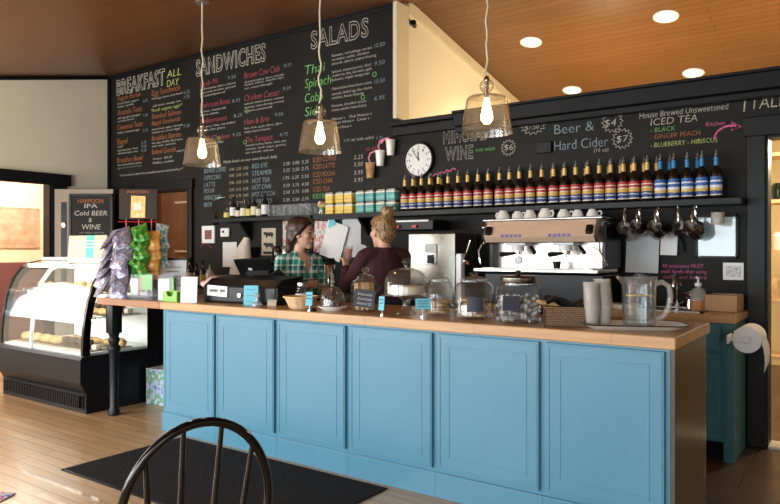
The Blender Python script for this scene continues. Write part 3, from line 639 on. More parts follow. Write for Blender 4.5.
# brown panelled back room
struct(B().b2(-9.6, XC-.1, 6.9, 7.0, 0, 3.4).b2(-9.6, -9.5, YW+.14, 7, 0, 3.4).obj('wall_back_room', 'darkbrown', smooth=0))
d5 = struct(B().b2(-9.0, -8.2, 6.82, 6.9, 0, 2.1).b2(-8.2, -7.9, 6.80, 6.9, 0, 2.2).b2(-9.0, -7.4, 6.80, 6.9, 2.1, 2.2).b2(-8.62, -8.58, 6.79, 6.83, 0, 2.1).obj('door_5', 'darkbrown', smooth=0))
B().b2(-8.23, -8.20, 6.78, 6.82, 0, 2.1).b2(-9.0, -8.2, 6.78, 6.82, 2.07, 2.1).b2(-9.0, -8.2, 6.78, 6.82, 1.30, 1.33).obj('pale_edging', 'tan', d5, smooth=0)
# kitchen behind the right door
t_ = thing('kitchen_shelf_unit', 'pale wooden shelf unit in the lit kitchen past the doorway by the sink', 'shelf', (-.85, 7.1, 0))
B().b2(-.75, -.72, -.17, .17, 0, 2.2).b2(.72, .75, -.17, .17, 0, 2.2).obj('side_panel', 'shelfwood', t_, smooth=0)
for z in (.35, .85, 1.30, 1.75, 2.17): B().b2(-.72, .72, -.17, .17, z, z+.03).obj('shelf', 'shelfwood', t_, smooth=0)
for i, (x, z, h, m) in enumerate([(-.80, 1.33, .2, 'glass'), (-.68, 1.33, .16, 'white'), (-.74, .88, .22, 'basketwood'), (-.70, 1.78, .15, 'wineglass'), (-.82, 1.78, .18, 'buffcard')]):
    tag(B().lathe([(0, 0), (.05, 0), (.055, .02), (.055, h*.8), (.04, h*.9), (.04, h), (0, h)], 18).obj('storage_jar', m, loc=(x, 7.02, z)),
        ['clear jar on the kitchen shelf', 'white tub on the kitchen shelf next to the clear jar', 'tan canister low on the kitchen shelf', 'dark jar high on the kitchen shelf', 'buff canister beside the dark jar high in the kitchen'][i], 'jar')

# ------------------------------------------------------------------ chalk writing on the wall
for key in CM:
    for st in (0, 1, 2):
        rows = [r for r in TEXT if r[5] == key and r[6] == st]
        if not rows: continue
        bm = bmesh.new()
        for s, x0, z, x1, h, c, q in rows: text_bm(bm, s, x0, x1, z, h, st, wall_y=YW-.003)
        me = bpy.data.meshes.new('chalk_writing'); bm.to_mesh(me); bm.free()
        o = fin('chalk_writing', me, CM[key], wall_back, smooth=0)
        o['label'] = '%s chalk %s' % (CHN[key].replace('_', ' '), {0: 'handwriting', 1: 'hollow headings', 2: 'script lettering'}[st])
def chalkline(pts, r=.0035, closed=False): return B().tube([(x, YW-.003, z) for x, z in pts], r, 5, closed)
def burst(x, z, r, n=14, sx=1.1):
    pts = []
    for i in range(2*n):
        a = PI*i/n; k = r*(1 if i % 2 == 0 else .74); pts.append((x+k*math.cos(a)*sx, z+k*math.sin(a)))
    return chalkline(pts, .0038, True)
for x, z, r, sx in ((-2.25, 2.342, .075, 1.5), (-2.47, 2.18, .068, 1.0), (-1.61, 2.30, .082, 1.0), (-1.535, 2.165, .078, 1.0)):
    o = burst(x, z, r, 14, sx).obj('chalk_starburst', CM['w'], wall_back, smooth=0)
pts = []
for i in range(9): a = PI - i/8*PI*.62; pts.append((-.80+.10*math.cos(a), 2.10+.085*math.sin(a)))
chalkline(pts, .008).tube([(pts[-1][0]-.025, YW-.003, pts[-1][1]+.028), (pts[-1][0]+.03, YW-.003, pts[-1][1]-.008), (pts[-1][0]-.028, YW-.003, pts[-1][1]-.028)], .007, 5, True).obj('chalk_arrow', CM['k'], wall_back, smooth=0)
# green rings beside some prices
for (x, z) in ((-5.61, 2.86), (-5.64, 2.52), (-6.07, 2.6), (-4.0, 2.80), (-3.86, 3.0)):
    chalkline([(x+.022*math.cos(i*PI/6), z+.022*math.sin(i*PI/6)) for i in range(12)], .0035, True).obj('chalk_ring', CM['g'], wall_back, smooth=0)
# price specks and red stripes around WINE
chalkline([(-3.21+i*.03, 1.985+.02*(i % 2)+.006*i) for i in range(9)], .007).obj('chalk_squiggle', CM['k'], wall_back, smooth=0)
chalkline([(-6.40+.02*i, 1.37+.03*math.sin(i*.35)) for i in range(12)], .003).obj('chalk_squiggle', CM['p'], wall_back, smooth=0)

# ------------------------------------------------------------------ things on the wall
# clock
t_ = thing('wall_clock', 'round white wall clock with black rim and hands near twelve', 'clock', (-3.35, YW, 2.145))
RX = Matrix.Rotation(PI/2, 3, 'X')
B().lathe([(.140, 0), (.158, 0), (.165, .02), (.158, .038), (.147, .038), (.142, .02)], 48, axis=RX).lathe([(0, 0), (.142, 0), (.142, .003), (0, .003)], 48, axis=RX).obj('rim', 'blackmetal', t_)
B().lathe([(0, .003), (.147, .003), (.147, .02), (0, .02)], 48, axis=RX).obj('dial', 'paper', t_)
b = B()
for i in range(12):
    a = i*PI/6; b.box((.122*math.sin(a), -.0215, .122*math.cos(a)), (.006, .002, .016), rot=Matrix.Rotation(a, 3, 'Y'))
b.obj('hour_mark', 'black', t_)
bm = bmesh.new()
for i in range(1, 13):
    a = i*PI/6; w = .012 if i < 10 else .022; text_bm(bm, str(i), .097*math.sin(a)-w/2, .097*math.sin(a)+w/2, .097*math.cos(a)-.011, .021, 2, wall_y=-.0215, off=0)
me = bpy.data.meshes.new('numerals'); bm.to_mesh(me); bm.free(); fin('numerals', me, 'black', t_, smooth=0)
for nm, ln, ang, w in (('hour_hand', .075, -.08, .009), ('minute_hand', .115, -.62, .006)):
    B().box((ln/2*math.sin(ang), -.024, ln/2*math.cos(ang)), (w, .002, ln), rot=Matrix.Rotation(ang, 3, 'Y')).ell((0, -.024, 0), (.009, .003, .009)).obj(nm, 'black', t_)
# three paper cups fixed to the wall with pink straws
for i, (x, z, m, tl, lb) in enumerate([(-3.87, 2.01, 'cookie', -.05, 'brown paper cup mounted lowest of three on the chalkboard'), (-3.755, 2.115, 'ceramic', .08, 'white paper cup with pink straw, middle of the three mounted on the chalkboard'), (-3.635, 2.205, 'ceramic', -.06, 'white paper cup mounted highest of three on the chalkboard')]):
    t_ = thing('paper_cup', lb, 'cup', (x, YW-.055, z), 0, 'cups mounted above the tea tins')
    B().lathe([(0, 0), (.033, 0), (.034, .004), (.046, .135), (.049, .138), (.049, .144), (.044, .144), (.032, .006), (0, .006)], 22).obj('cup_body', m, t_)
    c0 = [(-.0, .14), (-.02, .19), (.0, .235), (.06, .25), (.10, .23)] if i < 2 else [(0, .13), (-.03, .165), (-.07, .16), (-.11, .12)]
    B().tube([(px, .0, pz) for px, pz in c0], .008, 8).obj('straw', 'pink', t_)
# small black device
t_ = thing('wall_sensor', 'small black rectangular box on the chalkboard between wine and beer', 'device', (-2.15, YW, 2.15)); B().b2(-.065, .065, -.035, 0, -.045, .045, .005).obj('case', 'blackmetal', t_, smooth=0)
B().b2(-.045, .035, -.037, -.035, -.025, .025).obj('display', 'blackmetal', t_, smooth=0)
# black camera up in the gable corner
t_ = thing('security_camera', 'small black camera high in the corner of the cream gable wall', 'camera', (XC, 5.36, 3.50))
B().cyl((0, 0, 0), .022, .02, 14, axis=Matrix.Rotation(PI/2, 3, 'Y')).tube([(0.0, 0, 0), (.05, 0, 0), (.07, .03, -.01)], .008, 8).obj('bracket', 'black', t_)
B().cyl((.05, .02, -.01), .025, .10, 14, axis=Matrix.Rotation(PI/2, 3, 'X') @ Matrix.Rotation(.5, 3, 'Y') @ Matrix.Rotation(PI, 3, 'X')).obj('body', 'blackmetal', t_)
# little black cone lamp on a curved wire
t_ = thing('gooseneck_lamp', 'small black cone lamp on a thin curved wire left of the liquor shelf', 'lamp', (-6.12, YW, 1.72))
B().tube([(0, -.01, .0), (-.01, -.05, .09), (.03, -.08, .16), (.10, -.05, .20), (.16, 0, .21)], .005, 8).obj('wire', 'darksteel', t_)
B().lathe([(.012, 0), (.045, -.10), (.042, -.10), (.008, -.005), (.0, 0)], 18, (0, -.01, 0)).obj('shade', 'blackmetal', t_)

def sheet(name, label, cat, x0, x1, z0, z1, mat, ang=0, curl=.0, y=YW-.004, group=None, th=.002):
    w, h = x1-x0, z1-z0
    fn = lambda u, v: ((u-.5)*w, -.004-curl*((u-.5)**2*2+(1-v)**2*.5), (v-.5)*h)
    o = B().grid(fn, 8, 8, th).obj(name, mat, loc=((x0+x1)/2, y, (z0+z1)/2), rot=(0, ang, 0))
    return tag(o, label, cat, group)
# left half
t_ = thing('photo_frame', 'white framed dark red snapshot beside the brown doorway', 'picture', (-6.24, YW, 1.51))
B().b2(-.11, .11, -.02, 0, -.10, .10, .004).obj('frame', 'paper', t_, smooth=0); B().b2(-.055, .065, -.022, -.02, -.055, .05).obj('snapshot', 'photo', t_, smooth=0)
t_ = thing('thermostat', 'white wall thermostat with a dark display under the cone lamp', 'thermostat', (-5.95, YW, 1.53))
B().b2(-.07, .07, -.03, 0, -.05, .05, .01).obj('case', 'white', t_, smooth=0); B().b2(-.035, .0, -.032, -.03, -.005, .02).obj('display', 'black', t_, smooth=0)
sheet('paper_sheet', 'blank white sheet pinned below the thermostat', 'paper', -6.0, -5.77, 1.14, 1.42, 'paper')
t_ = thing('cow_poster', 'tan card with two black cow silhouettes on the chalkboard', 'poster', (-5.27, YW, 1.42))
B().b2(-.105, .105, -.008, 0, -.145, .145).obj('card', 'buffcard', t_, smooth=0)
for dz in (.07, -.045):
    poly = [(-.07, .03), (-.05, .035), (-.03, .03), (.05, .03), (.07, .02), (.075, -.01), (.06, -.005), (.055, -.03), (.045, -.03), (.04, -.01), (-.02, -.012), (-.025, -.03), (-.038, -.03), (-.04, -.005), (-.06, .005), (-.08, .012)]
    B().prism(poly, .003, (0, -.008, dz), RX).obj('cow_silhouette', 'black', t_, smooth=0)
B().b2(-.08, .08, -.0105, -.008, -.135, -.105).obj('caption_bar', 'black', t_, smooth=0)
sheet('illustrated_poster', 'white poster behind the plaid shirted person', 'poster', -5.06, -4.88, 1.28, 1.63, 'colourprint')
sheet('menu_print', 'colourful printed page on the wall between the two people', 'poster', -4.62, -4.36, 1.30, 1.62, 'colourprint', .06)
sheet('paper_sheet', 'large tilted white page on the wall over the drinking glass', 'paper', -4.47, -4.20, 1.24, 1.60, 'paper', .30, .02, YW-.02)
sheet('blue_tag', 'small dark blue tag on top of the tilted white page', 'tag', -4.42, -4.32, 1.56, 1.63, 'bluecard', -.4, 0, YW-.03)
sheet('paper_sheet', 'long printed white page beside the bun of the person in maroon', 'paper', -4.25, -4.02, 1.26, 1.65, 'greypaper')
# right half
sheet('plastic_sleeve', 'wrinkled clear sleeve of white pages over the sink', 'paper', -1.50, -1.265, 1.16, 1.455, 'greypaper', .02, .03)
sheet('note', 'small white note with a black tab beside the wrinkled sleeve', 'paper', -1.255, -1.14, 1.29, 1.445, 'paper', .03, .02)
tag(B().tube([(0, 0, .12), (.01, -.01, .05), (.03, -.01, 0), (.035, -.005, -.06)], .008, 6).obj('hanging_strap', 'black', loc=(-1.13, YW-.012, 1.37)), 'short black strap hanging beside the small white note', 'strap')
t_ = thing('certificate_frame', 'black framed pale blue certificate on the wall above the switch plate', 'frame', (-.885, YW, 1.42), 0)
B().b2(-.135, .135, -.02, 0, -.15, -.135).b2(-.135, .135, -.02, 0, .135, .15).b2(-.135, -.12, -.02, 0, -.15, .15).b2(.12, .135, -.02, 0, -.15, .15).obj('frame', 'black', t_, smooth=0)
B().b2(-.12, .12, -.008, 0, -.135, .135).obj('certificate', 'seascape', t_, smooth=0)
B().b2(-.12, .12, -.014, -.0125, -.135, .135).obj('pane', 'glass', t_, smooth=0)
t_ = thing('switch_plate', 'white switch plate with grey print beside the kitchen door', 'switch', (-.78, YW, 1.18))
B().b2(-.065, .065, -.012, 0, -.06, .06, .004).obj('plate', 'white', t_, smooth=0); B().b2(-.048, .048, -.014, -.012, -.038, .038).obj('print', 'pigprint', t_, smooth=0)
# board hung on the open door leaf
al = math.radians(35.4)
t_ = thing('beer_chalkboard', 'black framed chalkboard advertising cold beer and wine on the tan door', 'sign', (-8.19+.46*math.cos(al), 4.42+.46*math.sin(al), 1.72), al)
B().b2(-.255, .255, -.045, -.022, -.29, .29).obj('board', 'chalkboard', t_, smooth=0)
B().b2(-.265, -.24, -.055, -.02, -.30, .30).b2(.24, .265, -.055, -.02, -.30, .30).b2(-.265, .265, -.055, -.02, -.30, -.275).b2(-.265, .265, -.055, -.02, .275, .30).obj('frame', 'black', t_, smooth=0)
for s, x0, x1, z, h, c, st in (('HARPOON', -.16, .15, .185, .055, 'o', 2), ('IPA', -.08, .08, .125, .055, 'w', 2), ('Cold BEER', -.20, .20, .035, .06, 'w', 0), ('$', -.03, .01, -.045, .05, 'w', 0), ('WINE', -.11, .12, -.135, .065, 'w', 0), ('red, white, sparkling', -.14, .16, -.185, .025, 'd', 0), ('$6.00', -.05, .09, -.25, .045, 'b', 0)):
    bm = bmesh.new(); text_bm(bm, s, x0, x1, z, h, st, wall_y=-.047, off=0)
    me = bpy.data.meshes.new('lettering'); bm.to_mesh(me); bm.free(); fin('lettering', me, CM[c], t_, smooth=0)

# ------------------------------------------------------------------ shelves
SZ = 1.675
t_ = thing('bottle_shelf', 'long black wall shelf carrying the syrup bottles above the espresso machine', 'shelf', (0, 0, 0))
B().b2(-4.45, -.70, 4.96, YW, SZ-.045, SZ, .004).obj('shelf_board', 'blacktrim', t_, smooth=0)
for x in (-3.95,): B().prism([(0, 0), (-.16, 0), (0, -.16)], .03, (x, YW, SZ-.045), Matrix(((0,0,1),(1,0,0),(0,1,0)))).obj('bracket', 'blacktrim', t_, smooth=0)
t_ = thing('glass_shelf', 'black wall shelf of liquor bottles and drinking glasses by the cone lamp', 'shelf', (0, 0, 0))
B().b2(-5.95, -4.50, 4.98, YW, SZ-.04, SZ, .004).obj('shelf_board', 'blacktrim', t_, smooth=0)
for x in (-5.55, -4.8): B().prism([(0, 0), (-.18, 0), (-.16, -.03), (-.02, -.2), (0, -.2)], .025, (x, YW, SZ-.04), Matrix(((0,0,1),(1,0,0),(0,1,0)))).obj('bracket', 'blacktrim', t_, smooth=0)

def syrup_bottle(lab, neck, seg=18):
    t = thing('syrup_bottle', '', 'bottle')
    B().lathe([(0, 0), (.033, 0), (.037, .006), (.037, .165), (.034, .185), (.020, .212), (.0145, .23), (.0145, .285), (.016, .287), (.016, .297), (0, .297)], seg).obj('bottle_body', 'syrup', t)
    B().lathe([(.0375, .022), (.0385, .022), (.0385, .150), (.0375, .150)], seg).obj('label', lab, t)
    B().lathe([(.0150, .228), (.0165, .226), (.0160, .284), (.0150, .284)], 12).obj('neck_foil', neck, t)
    B().lathe([(0, .297), (.012, .297), (.010, .310), (.005, .314), (.004, .332), (0, .332)], 10).obj('pourer', 'cap', t)
    return t
RB = syrup_bottle('redlabel', 'necklabel'); BB = syrup_bottle('bluelabel', 'blueneck')
bx = [-3.42,-3.335,-3.245,-3.155,-3.065,-2.97,-2.875,-2.78,-2.685,-2.59,-2.49,-2.40,-2.31,-2.215,-2.12,-2.025,-1.935,-1.845,-1.755,-1.665,-1.58,-1.49,-1.41,-1.32,-1.23,-1.14,-1.05,-.955,-.865]
nr = nb = 0
for i, x in enumerate(bx):
    red = i < 24
    if red: lb = 'red and yellow labelled syrup bottle, %s in the front row counting from the tea tins' % ORD[i]
    else: lb = 'blue labelled syrup bottle with blue neck, %s counting from the kitchen door' % ORD[28-i]
    src = RB if red else BB
    p = (x, 5.045+random.uniform(-.006, .006), SZ)
    rz = random.uniform(-.3, .3)
    gp = 'red labelled syrup bottles' if red else 'blue labelled syrup bottles'
    if (red and i == 0) or i == 24: src.location = p; src['label'] = lb; src['group'] = gp; src.rotation_euler.z = rz
    else: dup(src, p, rz, lb, gp)
back = [-3.375, -3.2, -3.1, -2.83, -2.73, -2.635, -2.355, -2.07, -1.98, -1.80, -1.62, -1.535, -1.45, -1.365, -1.275]
for i, x in enumerate(back): dup(RB, (x, 5.135, SZ), random.uniform(-.3, .3), 'red labelled syrup bottle in the back row, %s from the tea tins' % ORD[i], 'red labelled syrup bottles')
for i, x in enumerate([-1.185, -1.0]): dup(BB, (x, 5.135, SZ), .2, 'blue necked syrup bottle in the back row, %s one toward the door' % ['near', 'far'][i], 'blue labelled syrup bottles')
# tea tins: two layers
def tin(mat):
    t = thing('tea_tin', '', 'tin')
    B().b2(-.048, .048, -.045, .045, 0, .092, .006).obj('tin_body', mat, t)
    B().b2(-.045, .045, -.042, .042, .092, .106, .006).obj('lid', 'steel', t)
    return t
yt, tt = tin('yellowtin'), tin('tealtin'); fy = ft = True
for row in (0, 1):
    for i, x in enumerate([-4.29, -4.165, -4.055, -3.915, -3.80, -3.675, -3.56]):
        y = i < 3; lay = ['bottom', 'top'][row]
        lb = ('yellow' if y else 'teal') + ' tea tin, %s of the %s layer from the root beer end' % (ORD[i], lay)
        src = yt if y else tt; p = (x, 5.06, SZ+row*.107); gp = ('yellow' if y else 'teal')+' tea tins'
        if (y and fy) or (not y and ft):
            src.location = p; src['label'] = lb; src['group'] = gp
            if y: fy = False
            else: ft = False
        else: dup(src, p, random.uniform(-.06, .06), lb, gp)
t_ = thing('flower_jar', 'small jar of pale pink and green flowers beside the yellow tea tins', 'flowers', (-4.42, 5.06, SZ))
B().lathe([(0, 0), (.035, 0), (.038, .05), (.03, .06), (.026, .06), (.033, .05), (.03, .005), (0, .005)], 16).obj('jar', 'glass', t_)
for i in range(7):
    a = i*.9; B().ell((.03*math.cos(a), .02*math.sin(a), .09+.015*(i % 3)), .018, u=8, v=6).obj('bloom', 'flesh' if i % 2 else 'labelyellow', t_)
    B().tube([(0, 0, .02), (.03*math.cos(a), .02*math.sin(a), .09)], .003, 5).obj('stem', 'greencard', t_)
# liquor bottles
def liquor(mat, lab, h, r):
    t = thing('liquor_bottle', '', 'bottle')
    B().lathe([(0, 0), (r*.9, 0), (r, .006), (r, h*.58), (r*.8, h*.66), (r*.38, h*.74), (r*.36, h*.93), (r*.42, h*.94), (r*.42, h), (0, h)], 16).obj('bottle_body', mat, t)
    B().lathe([(r*1.01, h*.12), (r*1.03, h*.12), (r*1.03, h*.50), (r*1.01, h*.50)], 16).obj('label', lab, t); return t
for i, (x, h, r, m, l, lb) in enumerate([(-5.80, .13, .035, 'glass', 'labelyellow', 'short bottle with a yellow label at the end of the glass shelf'), (-5.70, .24, .036, 'wineglass', 'paper', 'tall dark bottle with a white label second on the glass shelf'), (-5.62, .17, .030, 'wineglass', 'labelcream', 'small dark bottle with a cream label third on the glass shelf'),
    (-5.53, .21, .040, 'glass', 'labelcream', 'wide cream labelled bottle fourth on the glass shelf'), (-5.45, .19, .032, 'wineglass', 'labelyellow', 'bottle with a gold label fifth on the glass shelf'), (-5.37, .235, .034, 'wineglass', 'labelcream', 'tall bottle with a cream label sixth on the glass shelf'), (-5.30, .18, .03, 'glass', 'labelcream', 'small pale bottle seventh on the glass shelf'), (-5.21, .26, .037, 'wineglass', 'paper', 'tallest black bottle beside the drinking glasses')]):
    t = liquor(m, l, h, r); t.location = (x, 5.06, SZ); t['label'] = lb; t['group'] = 'liquor bottles on the glass shelf'
g0 = None; k = 0
for row, y in ((0, 5.03), (1, 5.12)):
    for i in range(8):
        x = -5.10+i*.075+row*.03
        lb = 'clear drinking glass, %s in the %s row beside the liquor bottles' % (ORD[i], ['front', 'rear'][row])
        if g0 is None:
            g0 = tag(B().lathe([(0, 0), (.026, 0), (.033, .12), (.030, .12), (.024, .008), (0, .008)], 14).obj('drinking_glass', 'acrylic', loc=(x, y, SZ)), lb, 'glass', 'drinking glasses on the shelf')
        else: dup(g0, (x, y, SZ), 0, lb)
# frothing pitchers on hooks
def pitcher_hung():
    t = thing('frothing_pitcher', '', 'pitcher')
    b = B(); b.t = Matrix.Rotation(math.radians(72), 4, 'X')
    b.lathe([(0, 0), (.052, 0), (.056, .006), (.056, .05), (.046, .085), (.043, .11), (.040, .11), (.043, .08), (.052, .045), (.052, .008), (0, .008)], 24).obj('pitcher_body', 'darksteel', t, (0, .02, -.155))
    b = B(); b.tube([(0, .0, -.095), (0, -.012, -.05), (0, -.012, -.022), (0, -.045, -.02), (0, -.062, -.06), (0, -.055, -.105)], .007, 8).obj('handle', 'chrome', t)
    b = B(); b.tube([(0, 0, .004), (0, 0, -.012), (.004, -.012, -.026), (0, -.028, -.022), (0, -.03, -.008)], .0035, 6).obj('hook', 'chrome', t)
    return t
fp = pitcher_hung()
for i, x in enumerate([-1.465, -1.36, -1.235, -1.105, -.985]):
    lb = 'steel frothing pitcher hanging under the bottle shelf, %s from the espresso machine' % ORD[i]; p = (x, 5.01, SZ-.045)
    sc_ = [1.18, 1.0, 1.12, 1.04, 1.15][i]
    if i == 0: fp.location = p; fp['label'] = lb; fp['group'] = 'hanging frothing pitchers'; fp.rotation_euler.z = .2; fp.scale = (sc_,)*3
    else: dup(fp, p, random.uniform(-.25, .35), lb, scale=sc_)
t_ = thing('measuring_cup', 'small clear measuring cup hanging last under the bottle shelf near the certificate', 'cup', (-.85, 5.01, SZ-.045))
B().lathe([(0, -.135), (.035, -.135), (.042, -.125), (.044, -.055), (.047, -.05), (.043, -.052), (.039, -.12), (0, -.128)], 20).obj('cup_body', 'frost', t_)
B().tube([(0, 0, 0), (0, -.005, -.03), (.02, -.03, -.055)], .004, 6).obj('hook', 'chrome', t_)
# ------------------------------------------------------------------ front counter
def panel_door(w, h, t=.02, fr=.062):
    """framed door with a raised centre field, lying in xz, face toward -y, origin at its lower left"""
    b = B(); b.b2(0, w, -t, 0, 0, h, .003)
    o = fr
    b.b2(o, w-o, -t-.0022, -t, o, o+.014, .0015).b2(o, w-o, -t-.0022, -t, h-o-.014, h-o, .0015).b2(o, o+.014, -t-.0022, -t, o+.014, h-o-.014, .0015).b2(w-o-.014, w-o, -t-.0022, -t, o+.014, h-o-.014, .0015)
    b.b2(.008, w-.008, -t-.003, -t, .008, .02, .002).b2(.008, w-.008, -t-.003, -t, h-.02, h-.008, .002)
    b.b2(.008, .02, -t-.003, -t, .02, h-.02, .002).b2(w-.02, w-.008, -t-.003, -t, .02, h-.02, .002)
    return b
CX = [-4.27, -3.68, -3.095, -2.51, -1.91, -1.30, -.72]
who = ['end one under the cash box', 'one under the pale blue card', 'one under the wooden bread basket', 'one under the cake stand', 'one under the largest jar', 'end one below the water pitcher']
for i in range(6):
    x0, x1 = CX[i], CX[i+1]
    t = thing('counter_cabinet', 'bright blue counter cabinet with panelled door, ' + who[i], 'cabinet', (x0, 3.12, 0), 0, 'blue front counter cabinets')
    w = x1-x0
    B().b2(0, w, 0, .62, .0, .893).obj('body', 'blue', t, smooth=0)
    B().b2(0, w, -.016, 0, 0, .135, .003).obj('plinth', 'blue', t, smooth=0)
    panel_door(w-.035, .725).obj('door', 'blue', t, (.016 if i else .028, 0, .155), smooth=0)
t_ = thing('end_panel', 'dark olive laminate panel closing the sink end of the blue counter', 'panel', (-.72, 3.12, 0))
B().b2(.0, .022, .0, .66, 0, .893, .002).obj('board', 'olive', t_, smooth=0); B().b2(.021, .0235, .64, .662, .03, .893).obj('edge_strip', 'darksteel', t_, smooth=0)
t_ = thing('worktop', 'long butcher block worktop on the blue front counter', 'worktop', (0, 0, 0))
B().b2(-4.25, -.685, 3.07, 3.82, .895, .95, .006).obj('slab', 'butcher', t_, smooth=0)
M['reddish'] = planks('reddish_butcher_block', (.42,.18,.08), (.36,.15,.065), (.2,.08,.03), .7, .045, 'x', .35, .002, .3)
B().b2(-5.06, -4.252, 3.07, 3.82, .895, .95, .006).obj('end_slab', 'reddish', t_, smooth=0)['label'] = 'darker reddish end slab'
tag(B().lathe([(0, 0), (.045, 0), (.05, .03), (.035, .06), (.035, .42), (.04, .50), (.05, .53), (.05, .55), (.035, .57), (.045, .60), (.045, .61), (.035, .63), (.045, .66), (0, .66)], 20).b2(-.045, .045, -.045, .045, .66, .895, .004).obj('turned_post', 'blackmetal', loc=(-4.98, 3.17, 0)), 'black turned wooden post holding up the end of the worktop', 'post')
# carton under the worktop
t_ = thing('drink_carton', 'blue and green printed cardboard carton on the floor under the worktop end', 'box', (-5.02, 3.70, 0), .1)
B().b2(-.12, .12, -.12, .12, 0, .30, .004).obj('carton_body', 'boxprint', t_, smooth=0); B().b2(-.12, .12, -.12, .12, .30, .306).obj('lid', 'greypaper', t_, smooth=0)

# ------------------------------------------------------------------ back counter, sink end
t_ = thing('sink_cabinet', 'dark teal sink cabinet with a drawer over a door near the kitchen doorway', 'cabinet', (-2.55, 4.68, 0))
B().b2(0, 1.83, 0, .46, .12, .868).b2(1.79, 1.85, -.006, .46, .0, .868).obj('body', 'teal', t_, smooth=0); B().b2(0, 1.79, .04, .46, 0, .12).obj('toe_kick', 'black', t_, smooth=0)
for j in range(3):
    x = .04+j*.585
    panel_door(.56, .155, .018, .03).obj('drawer', 'teal', t_, (x, 0, .70), smooth=0)
    d = panel_door(.56, .54, .018, .06).obj('door', 'teal', t_, (x, 0, .14), smooth=0)
    B().tube([(.42, -.02, .50), (.42, -.045, .49), (.46, -.045, .49), (.46, -.02, .50)], .006, 8).obj('handle', 'chrome', d)
t_ = thing('sink_worktop', 'butcher block worktop around the sink on the back counter', 'worktop', (0, 0, 0))
B().b2(-2.55, -.685, 4.65, YW-.005, .868, .92, .006).obj('slab', 'butcher', t_, smooth=0)
t_ = thing('back_counter', 'black back counter along the chalkboard wall behind the two people', 'counter', (0, 0, 0))
B().b2(-6.35, -2.56, 4.62, YW-.02, .10, .88).b2(-6.35, -2.56, 4.68, YW-.02, 0, .10).obj('body', 'blackmetal', t_, smooth=0)
B().b2(-6.38, -2.56, 4.58, YW-.005, .88, .92, .004).obj('top', 'darkbrown', t_, smooth=0)
t_ = thing('sink', 'small stainless sink rim with basin on the back worktop', 'sink', (-1.11, 4.90, .92))
B().b2(-.22, .22, -.17, -.15, 0, .008).b2(-.22, .22, .15, .17, 0, .008).b2(-.22, -.2, -.17, .17, 0, .008).b2(.2, .22, -.17, .17, 0, .008).b2(-.20, .20, -.15, .15, .001, .003).obj('rim', 'steel', t_, smooth=0)
t_ = thing('faucet', 'tall chrome gooseneck faucet at the sink below the pink writing', 'faucet', (-1.13, 5.10, .92))
B().cyl((0, 0, 0), .024, .03, 16).tube([(0, 0, 0), (0, 0, .17), (0, -.015, .215), (0, -.05, .235), (0, -.09, .22), (0, -.105, .18), (0, -.105, .15)], .010, 10).obj('spout', 'chrome', t_)
B().tube([(0, 0, .02), (.06, -.02, .05)], .007, 8).tube([(0, 0, .02), (-.06, -.02, .05)], .007, 8).obj('handle', 'chrome', t_)
t_ = thing('water_tap', 'low chrome tap with cross handle between faucet and soap dispenser', 'faucet', (-1.035, 5.05, .92))
B().cyl((0, 0, 0), .022, .07, 14, .016).tube([(0, 0, .06), (0, -.05, .10), (0, -.10, .08)], .009, 8).obj('spout', 'chrome', t_)
B().tube([(-.035, 0, .11), (.035, 0, .11)], .007, 8).tube([(0, -.03, .11), (0, .03, .11)], .007, 8).cyl((0, 0, .06), .012, .06, 10).obj('handle', 'chrome', t_)
t_ = thing('soap_dispenser', 'clear pump bottle of amber soap with a white pump beside the cardboard box', 'soap dispenser', (-.955, 4.92, .92))
B().lathe([(0, 0), (.048, 0), (.052, .01), (.052, .11), (.04, .14), (.018, .155), (.018, .17), (0, .17)], 22).obj('bottle', 'frost', t_)
B().lathe([(.0525, .004), (.0535, .004), (.0535, .07), (.0525, .07)], 22).obj('soap', 'sauce', t_)
B().cyl((0, 0, .165), .022, .02, 14).cyl((0, 0, .185), .007, .035, 8).box((0, -.018, .222), (.018, .055, .012), .004).obj('pump', 'white', t_)
t_ = thing('cardboard_box', 'low open brown cardboard box beside the soap dispenser', 'box', (-.81, 5.0, .92), -.03)
B().b2(-.10, .10, -.11, -.105, 0, .11).b2(-.10, .10, .105, .11, 0, .11).b2(-.10, -.095, -.11, .11, 0, .11).b2(.095, .10, -.11, .11, 0, .11).b2(-.1, .1, -.11, .11, 0, .005).obj('box_body', 'cardboard', t_, smooth=0)
B().b2(-.09, .09, -.1, .1, .08, .10).obj('contents', 'black', t_, smooth=0)
t_ = thing('folded_cloth', 'folded white cloth on the sink worktop behind the pitcher', 'cloth', (-1.42, 4.80, .92))
B().grid(lambda u, v: ((u-.5)*.24, (v-.5)*.16, .035-.02*abs(u-.5)+.006*math.sin(9*u)+.004*math.sin(11*v)), 14, 10, .03).obj('cloth', 'cloth', t_)
# paper towel roll on the cabinet's end
t_ = thing('paper_towel_roll', 'white paper towel roll on a holder at the end of the sink cabinet', 'paper towel', (-.60, 4.44, .80))
AY = Matrix.Rotation(-PI/2, 3, 'X')
B().lathe([(.022, 0), (.076, 0), (.078, .01), (.078, .235), (.076, .24), (.022, .24), (.022, 0)], 36, axis=AY).obj('roll', 'towel', t_)
B().grid(lambda u, v: (.078*math.cos(-.2) + .0+.012*math.sin(v*3) + .010*v, .005+u*.225 + .02*v, .0-.17*v+.03*(u-.5)*v), 8, 10, .002).obj('loose_sheet', 'towel', t_)
B().cyl((0, -.015, 0), .020, .27, 16, axis=AY).ell((0, -.018, 0), (.024, .012, .024)).box((-.045, -.012, 0), (.11, .014, .022), .003).box((-.094, .02, 0), (.012, .12, .05), .003).box((-.094, .245, 0), (.012, .06, .05), .003).box((-.045, .252, 0), (.11, .012, .022), .003).obj('holder', 'white', t_)

